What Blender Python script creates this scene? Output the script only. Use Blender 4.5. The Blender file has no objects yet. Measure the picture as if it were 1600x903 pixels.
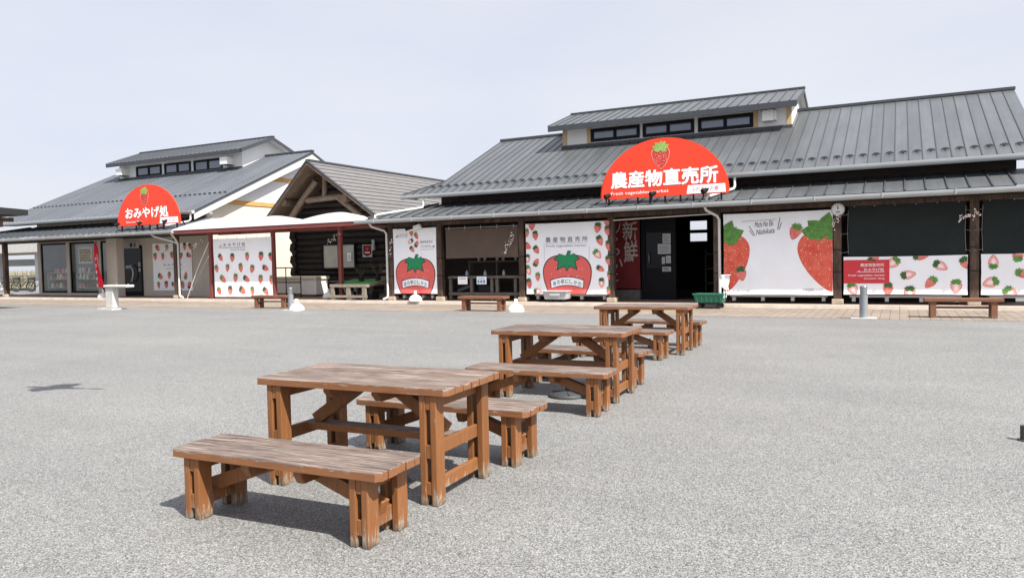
import bpy, math, random
from mathutils import Vector, Matrix
random.seed(7)
sc = bpy.context.scene
COL = sc.collection
R = math.radians

# ------------------------------------------------------------------ camera
def set_camera(lens, yaw, pitch, roll, h):
    y, p, r = R(yaw), R(pitch), R(roll)
    fw = Vector((-math.sin(y)*math.cos(p), math.cos(y)*math.cos(p), -math.sin(p)))
    rt = Vector((math.cos(y), math.sin(y), 0)); up = rt.cross(fw)
    rt2 = rt*math.cos(r) - up*math.sin(r); up2 = up*math.cos(r) + rt*math.sin(r)
    cd = bpy.data.cameras.new('camera'); co = bpy.data.objects.new('camera', cd); COL.objects.link(co)
    m = Matrix((rt2, up2, -fw)).transposed().to_4x4(); m.translation = (0, 0, h)
    co.matrix_world = m
    cd.sensor_fit = 'HORIZONTAL'; cd.sensor_width = 36; cd.lens = lens
    cd.clip_start = .05; cd.clip_end = 3000
    sc.camera = co
set_camera(26.40, 27.328, 2.291, 1.17, 1.5)

# ------------------------------------------------------------------ light
SUN_AZ, SUN_EL = 113.0, 51.0          # azimuth clockwise from +Y
az, el = R(SUN_AZ), R(SUN_EL)
sd = Vector((math.sin(az)*math.cos(el), math.cos(az)*math.cos(el), math.sin(el)))
ld = bpy.data.lights.new('sun', 'SUN'); ld.energy = 5.0; ld.angle = R(.5); ld.color = (1, .955, .88)
lo = bpy.data.objects.new('sun', ld); COL.objects.link(lo)
lo.rotation_euler = sd.to_track_quat('Z', 'Y').to_euler()
w = bpy.data.worlds.new('World'); sc.world = w; w.use_nodes = True
nt = w.node_tree; nt.nodes.clear()
wo = nt.nodes.new('ShaderNodeOutputWorld'); bg = nt.nodes.new('ShaderNodeBackground'); bg.inputs[1].default_value = .102
sky = nt.nodes.new('ShaderNodeTexSky'); sky.sky_type = 'NISHITA'; sky.sun_disc = False
sky.sun_elevation = el; sky.sun_rotation = az; sky.dust_density = 2.0; sky.air_density = 1.0
tc = nt.nodes.new('ShaderNodeTexCoord'); mp = nt.nodes.new('ShaderNodeMapping'); mp.inputs['Scale'].default_value = (1, 1, 3.2)
nz = nt.nodes.new('ShaderNodeTexNoise'); nz.inputs['Scale'].default_value = 1.7; nz.inputs['Detail'].default_value = 5; nz.inputs['Roughness'].default_value = .5
cr = nt.nodes.new('ShaderNodeValToRGB')
cr.color_ramp.elements[0].position = .36; cr.color_ramp.elements[0].color = (4.1, 4.25, 4.98, 1)
cr.color_ramp.elements[1].position = .68; cr.color_ramp.elements[1].color = (4.75, 4.82, 5.15, 1)
mx = nt.nodes.new('ShaderNodeMix'); mx.data_type = 'RGBA'; mx.inputs[0].default_value = .86
L = nt.links.new
L(tc.outputs['Generated'], mp.inputs[0]); L(mp.outputs[0], nz.inputs['Vector']); L(nz.outputs[0], cr.inputs[0])
L(sky.outputs[0], mx.inputs[6]); L(cr.outputs[0], mx.inputs[7]); 
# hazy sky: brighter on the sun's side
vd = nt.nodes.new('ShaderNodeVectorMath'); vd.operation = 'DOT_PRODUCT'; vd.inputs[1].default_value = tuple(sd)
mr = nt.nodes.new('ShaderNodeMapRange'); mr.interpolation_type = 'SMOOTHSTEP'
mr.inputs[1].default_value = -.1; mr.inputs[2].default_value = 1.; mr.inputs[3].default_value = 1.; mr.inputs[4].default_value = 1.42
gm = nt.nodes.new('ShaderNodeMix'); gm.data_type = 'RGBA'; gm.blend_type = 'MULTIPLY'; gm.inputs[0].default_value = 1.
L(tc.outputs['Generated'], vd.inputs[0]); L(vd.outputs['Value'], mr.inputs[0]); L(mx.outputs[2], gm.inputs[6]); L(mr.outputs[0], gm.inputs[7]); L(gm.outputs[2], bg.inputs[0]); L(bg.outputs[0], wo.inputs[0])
sc.view_settings.view_transform = 'Standard'; sc.view_settings.look = 'None'
sc.view_settings.exposure = .83; sc.view_settings.gamma = 1; sc.view_settings.use_curve_mapping = False

# ------------------------------------------------------------------ materials
def S(r, g, b):
    f = lambda c: (c/12.92 if c <= .04045 else ((c+.055)/1.055)**2.4)
    return (f(r/255), f(g/255), f(b/255))
class NT:
    def __init__(s, name):
        s.m = bpy.data.materials.new(name); s.m.use_nodes = True; s.t = s.m.node_tree
        s.b = s.t.nodes['Principled BSDF']; s.out = s.t.nodes['Material Output']
    def n(s, typ, **kw):
        x = s.t.nodes.new('ShaderNode'+typ)
        for k, v in kw.items():
            if k in ('data_type', 'operation', 'blend_type', 'feature', 'wave_type', 'bands_direction', 'noise_dimensions'): setattr(x, k, v)
            else: x.inputs[k.replace('_', ' ')].default_value = v
        return x
    def l(s, a, b): s.t.links.new(a, b)
    def coord(s, scale=(1, 1, 1), rnd=False, which='Object'):
        tc = s.n('TexCoord'); mp = s.n('Mapping'); mp.inputs['Scale'].default_value = scale
        s.l(tc.outputs[which], mp.inputs[0])
        if rnd:
            oi = s.n('ObjectInfo'); ma = s.n('Math', operation='MULTIPLY'); ma.inputs[1].default_value = 37.
            s.l(oi.outputs['Random'], ma.inputs[0]); s.l(ma.outputs[0], mp.inputs['Location'])
        return mp.outputs[0]
    def noise(s, vec, scale, detail=3, rough=.5):
        x = s.n('TexNoise', Scale=scale, Detail=detail, Roughness=rough); s.l(vec, x.inputs['Vector']); return x.outputs[0]
    def ramp(s, fac, stops):
        x = s.n('ValToRGB'); e = x.color_ramp.elements
        while len(e) < len(stops): e.new(.5)
        for i, (p, c) in enumerate(stops):
            e[i].position = p; e[i].color = (*c, 1) if isinstance(c, tuple) else (c, c, c, 1)
        s.l(fac, x.inputs[0]); return x.outputs[0]
    def mix(s, fac, a, b, mode='MIX'):
        x = s.n('Mix', data_type='RGBA', blend_type=mode)
        for sock, v in ((x.inputs[0], fac), (x.inputs[6], a), (x.inputs[7], b)):
            if hasattr(v, 'is_output'): s.l(v, sock)
            elif isinstance(v, tuple): sock.default_value = (*v, 1)
            else: sock.default_value = v
        return x.outputs[2]
    def bump(s, h, strength=.3, dist=.01):
        x = s.n('Bump', Strength=strength, Distance=dist); s.l(h, x.inputs['Height']); s.l(x.outputs[0], s.b.inputs['Normal'])
    def col(s, c): s.l(c, s.b.inputs['Base Color'])
    def rough(s, v): s.b.inputs['Roughness'].default_value = v

def simple(name, c, rough=.6, metal=0, var=.12, vs=3, bump=0, bs=40, spec=.4, dist=.004):
    t = NT(name); v = t.coord()
    n = t.noise(v, vs, 4, .6)
    t.col(t.ramp(n, [(.3, tuple(k*(1-var) for k in c)), (.7, tuple(min(1, k*(1+var)) for k in c))]))
    t.rough(rough); t.b.inputs['Metallic'].default_value = metal; t.b.inputs['Specular IOR Level'].default_value = spec
    if bump: t.bump(t.noise(v, bs, 3), bump, dist)
    return t.m

def m_asphalt():
    t = NT('worn_asphalt'); v = t.coord()
    vo = t.n('TexVoronoi', Scale=140.); t.l(v, vo.inputs['Vector'])
    sep = t.n('SeparateColor'); t.l(vo.outputs['Color'], sep.inputs[0])
    fine = t.ramp(sep.outputs[0], [(0, .07), (.18, .135), (.5, .19), (.8, .245), (1, .32)])
    vo2 = t.n('TexVoronoi', Scale=38.); t.l(v, vo2.inputs['Vector'])
    sep2 = t.n('SeparateColor'); t.l(vo2.outputs['Color'], sep2.inputs[0])
    mid = t.ramp(sep2.outputs[0], [(0, (.74, .74, .75)), (.5, (.97, .97, .97)), (1, (1.18, 1.17, 1.155))])
    c = t.mix(.3, fine, mid, 'MULTIPLY')
    gap = t.ramp(vo.outputs['Distance'], [(.45, (1, 1, 1)), (.75, (.58, .58, .59))])
    c = t.mix(1., c, gap, 'MULTIPLY')
    tar = t.n('TexVoronoi', Scale=5.5); t.l(v, tar.inputs['Vector'])
    tsep = t.n('SeparateColor'); t.l(tar.outputs['Color'], tsep.inputs[0])
    tm = t.n('Math', operation='ADD'); t.l(tar.outputs['Distance'], tm.inputs[0]); t.l(tsep.outputs[1], tm.inputs[1])
    c = t.mix(t.ramp(tm.outputs[0], [(.075, .75), (.1, 0.)]), c, (.035, .033, .03))
    patch = t.ramp(t.noise(v, .33, 6, .62), [(.3, (.9, .9, .9)), (.52, (1, 1, .995)), (.72, (1.1, 1.1, 1.085))])
    c = t.mix(1., c, patch, 'MULTIPLY')
    mp2 = t.coord((.12, 1.1, 1))
    band = t.ramp(t.noise(mp2, .9, 5, .6), [(.35, (.95, .95, .95)), (.62, (1.04, 1.04, 1.03))])
    c = t.mix(1., c, band, 'MULTIPLY')
    spots = t.ramp(t.noise(v, 2.6, 3, .5), [(.66, (1, 1, 1)), (.76, (.82, .82, .83))])
    c = t.mix(1., c, spots, 'MULTIPLY')
    c = t.mix(1., c, (1.12, 1.12, 1.095), 'MULTIPLY')
    t.col(c); t.rough(.75); t.b.inputs['Specular IOR Level'].default_value = .35
    t.bump(vo.outputs['Distance'], .5, .006)
    return t.m

def m_brick():
    t = NT('brick_paving'); v = t.coord()
    b = t.n('TexBrick', Scale=1., Mortar_Size=.009, Mortar_Smooth=.3, Bias=0., Brick_Width=.2, Row_Height=.2)
    b.offset = 0.0
    b.inputs['Color1'].default_value = (*S(142, 131, 119), 1); b.inputs['Color2'].default_value = (*S(128, 115, 103), 1)
    b.inputs['Mortar'].default_value = (*S(90, 83, 76), 1)
    t.l(v, b.inputs['Vector'])
    pt = t.ramp(t.noise(v, .8, 5, .6), [(.3, (.84, .84, .86)), (.7, (1.12, 1.1, 1.08))])
    gr = t.ramp(t.noise(v, 120, 2, .5), [(.2, (.85, .85, .85)), (.8, (1.12, 1.12, 1.12))])
    t.col(t.mix(1., t.mix(1., b.outputs[0], pt, 'MULTIPLY'), gr, 'MULTIPLY')); t.rough(.85); t.bump(b.outputs['Fac'], -.4, .006)
    return t.m

def m_weathered_top():
    t = NT('weathered_board_top'); v = t.coord((1.6, 34, 34), True); v2 = t.coord((1, 1, 1), True)
    g = t.noise(v, 2.2, 6, .65)
    c = t.ramp(g, [(.32, S(46, 37, 33)), (.43, S(86, 71, 62)), (.51, S(116, 99, 89)), (.6, S(138, 122, 111)), (.72, S(164, 152, 143))])
    gi = t.n('NewGeometry')
    isl = t.ramp(gi.outputs['Random Per Island'], [(0, (.8, .78, .77)), (.5, (1, 1, 1)), (1, (1.15, 1.1, 1.07))])
    c = t.mix(1., c, isl, 'MULTIPLY')
    v3 = t.coord((2.2, 9, 9), True)
    paint = t.ramp(t.noise(v3, 1.7, 6, .7), [(.54, 0.), (.66, .55)])
    c = t.mix(paint, c, S(124, 82, 64))
    dirt = t.ramp(t.noise(v2, 2.3, 5, .6), [(.36, .6), (.55, 0.)])
    c = t.mix(dirt, c, S(82, 70, 66))
    oi = t.n('ObjectInfo'); c = t.mix(1., c, t.ramp(oi.outputs['Random'], [(0, (.86, .88, .9)), (.5, (1, .98, .96)), (1, (1.1, 1.06, 1.02))]), 'MULTIPLY')
    hs = t.n('HueSaturation', Saturation=.74); t.l(c, hs.inputs['Color']); c = hs.outputs[0]
    t.col(c); t.rough(.8); t.b.inputs['Specular IOR Level'].default_value = .3; t.bump(g, .5, .006)
    return t.m

def m_painted_wood(name, base, chip=S(152, 138, 120), amount=.60):
    t = NT(name); v = t.coord((1, 1, 1), True)
    grain = t.noise(t.coord((30, 30, 2.5), True), 2., 5, .6)
    c = t.ramp(grain, [(.3, tuple(k*.8 for k in base)), (.7, tuple(k*1.12 for k in base))])
    tc = t.n('TexCoord'); sp = t.n('SeparateXYZ'); t.l(tc.outputs['Object'], sp.inputs[0])
    low = t.n('MapRange'); low.inputs[1].default_value = .0; low.inputs[2].default_value = .13; low.inputs[3].default_value = .2; low.inputs[4].default_value = 0.
    t.l(sp.outputs[2], low.inputs[0])
    n = t.noise(t.coord((26, 26, 2.4), True), 2.2, 8, .74)
    ad = t.n('Math', operation='ADD'); t.l(n, ad.inputs[0]); t.l(low.outputs[0], ad.inputs[1])
    mk = t.ramp(ad.outputs[0], [(amount+.025, 0.), (amount+.042, 1.)])
    cw = t.ramp(t.noise(v, 40, 3), [(.3, tuple(k*.6 for k in chip)), (.7, chip)])
    c = t.mix(mk, c, cw)
    bot = t.n('MapRange'); bot.inputs[1].default_value = .0; bot.inputs[2].default_value = .05; bot.inputs[3].default_value = .8; bot.inputs[4].default_value = 0.
    t.l(sp.outputs[2], bot.inputs[0])
    mm = t.n('Math', operation='MULTIPLY'); t.l(bot.outputs[0], mm.inputs[0]); t.l(t.ramp(t.noise(v, 22, 3), [(.35, 0.), (.6, 1.)]), mm.inputs[1])
    c = t.mix(mm.outputs[0], c, S(60, 50, 42))
    oi = t.n('ObjectInfo'); c = t.mix(1., c, t.ramp(oi.outputs['Random'], [(0, (.86, .87, .88)), (1, (1.1, 1.08, 1.08))]), 'MULTIPLY')
    t.col(c); t.rough(.55); t.b.inputs['Specular IOR Level'].default_value = .35; t.bump(grain, .25, .004)
    return t.m

def m_edge_wood():
    t = NT('painted_board_edge'); base = S(126, 82, 50)
    grain = t.noise(t.coord((3, 30, 30), True), 2., 5, .6)
    c = t.ramp(grain, [(.3, tuple(k*.78 for k in base)), (.7, tuple(k*1.1 for k in base))])
    n = t.noise(t.coord((3.2, 3.2, 22), True), 2., 7, .74)
    tg = t.n('TexCoord'); sg = t.n('SeparateXYZ'); t.l(tg.outputs['Generated'], sg.inputs[0])
    ed = t.n('MapRange'); ed.inputs[1].default_value = .35; ed.inputs[2].default_value = 1.; ed.inputs[3].default_value = -.03; ed.inputs[4].default_value = .12; t.l(sg.outputs[2], ed.inputs[0])
    ea = t.n('Math', operation='ADD'); t.l(n, ea.inputs[0]); t.l(ed.outputs[0], ea.inputs[1]); n = ea.outputs[0]
    mk = t.ramp(n, [(.6, 0.), (.62, 1.)])
    c = t.mix(mk, c, t.ramp(t.noise(t.coord((8, 8, 8), True), 2, 3), [(.35, S(104, 92, 84)), (.6, S(150, 134, 120))])); t.col(c); t.rough(.6); t.bump(grain, .25, .004)
    return t.m

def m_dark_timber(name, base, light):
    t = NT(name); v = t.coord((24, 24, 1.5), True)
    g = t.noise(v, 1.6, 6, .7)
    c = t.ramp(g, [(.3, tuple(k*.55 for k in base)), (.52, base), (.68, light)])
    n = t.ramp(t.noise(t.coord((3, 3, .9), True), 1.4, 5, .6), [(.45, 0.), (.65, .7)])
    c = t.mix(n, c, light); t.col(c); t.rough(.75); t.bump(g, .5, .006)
    return t.m

def m_roof(name, c0):
    t = NT(name); v = t.coord()
    gi = t.n('NewGeometry')
    pan = t.ramp(gi.outputs['Random Per Island'], [(0, (.9, .9, .9)), (1, (1.08, 1.08, 1.09))])
    n = t.noise(t.coord((1.2, .35, .35)), 1.6, 5, .6)
    c = t.ramp(n, [(.3, tuple(k*.86 for k in c0)), (.7, tuple(k*1.14 for k in c0))])
    st = t.ramp(t.noise(t.coord((9, .22, .22)), 1.3, 5, .65), [(.35, (.9, .9, .9)), (.65, (1.07, 1.07, 1.06))]); c = t.mix(1., c, st, 'MULTIPLY')
    t.col(t.mix(1., c, pan, 'MULTIPLY')); t.rough(.42); t.b.inputs['Metallic'].default_value = .25; t.b.inputs['Specular IOR Level'].default_value = .6
    t.bump(t.noise(t.coord((3, .5, .5)), 2.2, 2), .06, .03)
    return t.m

def m_tile():
    t = NT('brown_grey_shingles'); v = t.coord()
    gi = t.n('NewGeometry')
    pan = t.ramp(gi.outputs['Random Per Island'], [(0, (.95, .95, .95)), (1, (1.05, 1.05, 1.05))])
    c = t.ramp(t.noise(v, 2.4, 6, .65), [(.3, S(97, 95, 94)), (.7, S(110, 107, 106))])
    c = t.mix(1., c, pan, 'MULTIPLY')
    c = t.mix(1., c, t.ramp(t.noise(v, 9, 3), [(.2, (.95, .95, .95)), (.8, (1.04, 1.04, 1.04))]), 'MULTIPLY')
    t.col(c); t.rough(.7)
    return t.m

def m_glass(name='window_glass', tint=(.9, .95, .97), dark=False):
    t = NT(name)
    if dark:
        t.b.inputs['Base Color'].default_value = (.008, .009, .011, 1); t.rough(.06); t.b.inputs['Specular IOR Level'].default_value = .18
        n = t.noise(t.coord(), .7, 2); t.bump(n, .03, .05); return t.m
    gl = t.n('BsdfGlossy'); gl.inputs['Roughness'].default_value = .02
    tr = t.n('BsdfTransparent'); tr.inputs[0].default_value = (*tint, 1)
    fr = t.n('LayerWeight'); ms = t.n('MixShader'); pw = t.n('Math', operation='POWER'); t.l(fr.outputs['Facing'], pw.inputs[0]); pw.inputs[1].default_value = 4.
    ad = t.n('Math', operation='ADD'); ad.inputs[1].default_value = .035; t.l(pw.outputs[0], ad.inputs[0])
    t.l(ad.outputs[0], ms.inputs[0]); t.l(tr.outputs[0], ms.inputs[1]); t.l(gl.outputs[0], ms.inputs[2]); t.l(ms.outputs[0], t.out.inputs[0])
    return t.m

def m_fabric(name, c, wr=.55, rough=.75, transl=0.):
    t = NT(name); v = t.coord()
    n1 = t.noise(t.coord((.7, 1, .45)), 2.1, 3, .5); n2 = t.noise(v, .8, 2)
    f1 = t.n('TexWave', Scale=.9, Distortion=3., Detail=2.); f1.bands_direction = 'DIAGONAL'; t.l(t.coord((.8, 1, .5)), f1.inputs['Vector'])
    f2 = t.n('TexBrick', Scale=1., Mortar_Size=.008, Mortar_Smooth=1., Brick_Width=.74, Row_Height=.62); f2.offset = 0.; rx = t.n('Mapping'); rx.inputs['Rotation'].default_value = (R(90), 0, 0); t.l(v, rx.inputs[0]); t.l(rx.outputs[0], f2.inputs['Vector'])
    fm = t.n('Math', operation='MULTIPLY_ADD'); t.l(f2.outputs['Fac'], fm.inputs[0]); fm.inputs[1].default_value = -.07; t.l(f1.outputs['Fac'], fm.inputs[2])
    fa = t.n('Math', operation='MULTIPLY_ADD'); t.l(fm.outputs[0], fa.inputs[0]); fa.inputs[1].default_value = .35; t.l(n1, fa.inputs[2]); n1 = fa.outputs[0]
    t.col(t.ramp(n2, [(.3, tuple(k*.95 for k in c)), (.7, tuple(min(1, k*1.03) for k in c))])); t.rough(rough)
    t.b.inputs['Specular IOR Level'].default_value = .25; t.bump(n1, wr, .1)
    if transl:
        tl = t.n('BsdfTranslucent'); tl.inputs[0].default_value = (*c, 1); ms = t.n('MixShader'); ms.inputs[0].default_value = transl
        t.l(t.b.outputs[0], ms.inputs[1]); t.l(tl.outputs[0], ms.inputs[2]); t.l(ms.outputs[0], t.out.inputs[0])
    return t.m

def m_berry(name, scale, c0=S(210, 88, 82), c1=S(234, 146, 136), seed=S(240, 200, 150)):
    t = NT(name); v = t.coord()
    vo = t.n('TexVoronoi', Scale=scale); t.l(v, vo.inputs['Vector'])
    c = t.ramp(t.noise(v, scale*.28, 4, .6), [(.32, c0), (.72, c1)])
    ring = t.ramp(vo.outputs['Distance'], [(.16, 1.), (.24, 0.)])
    halo = t.ramp(vo.outputs['Distance'], [(.2, .0), (.3, .5), (.42, 0.)])
    c = t.mix(halo, c, tuple(k*.7 for k in c0)); c = t.mix(ring, c, seed)
    t.col(c); t.rough(.7); t.bump(t.noise(t.coord((.7, 1, .45)), 2.1, 3, .5), .35, .08)
    return t.m

MT = {}
MT['asphalt'] = m_asphalt(); MT['brick'] = m_brick()
MT['top'] = m_weathered_top(); MT['edge'] = m_edge_wood()
MT['paint'] = m_painted_wood('orange_brown_paint', S(126, 82, 47))
MT['paint2'] = m_painted_wood('red_brown_paint', S(118, 80, 60), amount=.66)
MT['slab'] = simple('floor_slab', S(132, 112, 100), .8, var=.15, vs=2, bump=.1)
MT['kerb'] = simple('pale_stone_edge', S(206, 196, 182), .8, var=.12, vs=4, bump=.15)
MT['stone'] = simple('post_stone', S(176, 162, 144), .85, var=.2, vs=9, bump=.25)
MT['timber'] = m_dark_timber('dark_timber', S(62, 46, 38), S(104, 80, 64))
MT['steelred'] = simple('red_brown_steel', S(122, 62, 58), .5, var=.1)
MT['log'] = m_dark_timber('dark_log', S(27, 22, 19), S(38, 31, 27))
MT['board'] = m_dark_timber('aged_boards', S(80, 64, 52), S(102, 84, 70))
MT['greywood'] = simple('grey_weathered_wood', S(134, 126, 114), .85, var=.3, vs=14, bump=.3)
MT['darkwood'] = simple('dark_stall_wood', S(92, 86, 80), .85, var=.3, vs=12, bump=.3)
MT['roof'] = m_roof('grey_metal_roof', S(91, 94, 96)); MT['roofb'] = m_roof('blue_grey_metal_roof', S(114, 119, 126))
MT['seam'] = simple('roof_seam', S(66, 69, 73), .5, .2, var=.08)
MT['trim'] = simple('dark_fascia', S(60, 63, 68), .5, var=.08)
MT['black'] = simple('black_soffit', S(30, 31, 33), .7, var=.15)
MT['gutter'] = simple('grey_gutter', S(158, 161, 162), .4, var=.07, vs=1.5, spec=.5)
MT['pipe'] = simple('white_pipe', S(206, 206, 202), .4, var=.06, vs=1.5, spec=.5)
MT['white'] = simple('white_panel', S(216, 216, 214), .6, var=.04, vs=1.2)
MT['cream'] = simple('cream_wall', S(204, 196, 180), .75, var=.05, vs=1.2, bump=.05)
MT['pale'] = simple('pale_grey_board', S(186, 186, 184), .6, var=.05, vs=1.2); MT['tan'] = simple('tan_timber', S(184, 160, 120), .7, var=.1)
MT['ochre'] = simple('ochre_beam', S(196, 146, 84), .7, var=.1, vs=2)
MT['beige'] = simple('beige_siding', S(186, 178, 166), .7, var=.06, vs=1.5)
MT['darkwall'] = simple('dark_brown_wall', S(50, 42, 38), .8, var=.2, vs=2)
MT['frame'] = simple('black_frame', S(24, 25, 29), .6, var=.05, spec=.12)
MT['glassd'] = m_glass('dark_window_glass', dark=True); MT['curtain'] = simple('curtained_glass', S(176, 178, 168), .15, var=.12, vs=2.5, spec=.4); MT['glass'] = m_glass(); MT['glassk'] = simple('painted_reflection_glass', S(112, 118, 128), .08, .35, var=.08, vs=.6, spec=.6)  # clerestory panes: grey base colour painted in for the sky's reflection
MT['signred'] = simple('red_sign_sheet', S(222, 62, 36), .4, var=.03, vs=.8, spec=.4)
MT['signwhite'] = simple('white_sign_sheet', S(236, 236, 238), .45, var=.02)
MT['banner'] = m_fabric('white_banner_cloth', S(246, 247, 250)); MT['awn'] = m_fabric('white_awning_cloth', S(248, 248, 246), .06, .8, .1)
MT['redcloth'] = m_fabric('red_banner_cloth', S(208, 66, 72)); MT['maroon'] = m_fabric('maroon_banner_cloth', S(104, 34, 38))
MT['mesh'] = simple('dark_green_mesh', S(27, 34, 33), .85, var=.2, vs=1.5, bump=.1, bs=8, dist=.03)
MT['blind'] = simple('brown_blind', S(92, 78, 68), .85, var=.12, vs=1.2, bump=.15, bs=5, dist=.03)
MT['ink'] = simple('dark_ink', S(48, 48, 54), .7, var=.02); MT['inkw'] = simple('white_ink', S(240, 240, 240), .6, var=.02)
MT['inkg'] = simple('grey_ink', S(130, 130, 136), .7, var=.02); MT['inkp'] = simple('pink_ink', S(214, 60, 70), .7, var=.02)
MT['berry'] = m_berry('strawberry_print', 26); MT['berryL'] = m_berry('large_strawberry_print', 13., S(212, 70, 56), S(232, 116, 92), S(248, 196, 140)); MT['berryS'] = m_berry('sign_strawberry_print', 22, S(168, 30, 30), S(204, 74, 64), S(255, 205, 175))
MT['berryin'] = simple('cut_strawberry_print', S(240, 176, 170), .7, var=.12, vs=9); MT['berryw'] = simple('cut_strawberry_core', S(248, 226, 220), .7, var=.05, vs=9)
MT['leaf'] = simple('leaf_print', S(92, 140, 66), .7, var=.35, vs=9); MT['leafd'] = simple('dark_leaf_print', S(58, 98, 54), .7, var=.3, vs=10); MT['leafy'] = simple('pale_leaf_print', S(136, 168, 86), .7, var=.25, vs=10)
MT['iron'] = simple('cast_iron', S(70, 72, 74), .6, .3, var=.2, vs=8)
MT['steel'] = simple('brushed_steel', S(150, 152, 154), .35, .8, var=.1)
MT['bollard'] = simple('grey_bollard', S(138, 142, 146), .4, .3, var=.1)
MT['plwhite'] = simple('white_plastic', S(226, 224, 220), .45, var=.05)
MT['plgrey'] = simple('grey_plastic', S(176, 178, 180), .5, var=.08)
MT['green'] = simple('green_cart_plastic', S(44, 104, 84), .45, var=.12, vs=6)
MT['turf'] = simple('green_mat', S(72, 140, 74), .9, var=.2, vs=14)
MT['rubber'] = simple('black_rubber', S(28, 28, 30), .7, var=.1)
MT['conc'] = simple('pale_concrete', S(186, 184, 180), .8, var=.08, vs=5, bump=.1)
MT['yellow'] = simple('yellow_poster', S(240, 182, 60), .6, var=.15, vs=9)
MT['petal'] = simple('pale_petal', S(238, 226, 224), .7, var=.05)
MT['twig'] = simple('brown_twig', S(86, 68, 54), .8, var=.1)
MT['feather'] = simple('black_feathers', S(26, 27, 31), .5, var=.15)
MT['hedge'] = simple('leafy_green', S(86, 96, 58), .8, var=.4, vs=4)
MT['grass'] = simple('dry_grass', S(128, 123, 102), .9, var=.25, vs=1.2)
MT['goodsa'] = simple('pink_goods', S(226, 150, 146), .6, var=.3, vs=12); MT['goodsb'] = simple('cream_goods', S(236, 222, 196), .6, var=.25, vs=12); MT['goodsc'] = simple('brown_goods', S(170, 128, 100), .6, var=.3, vs=12)

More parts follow.
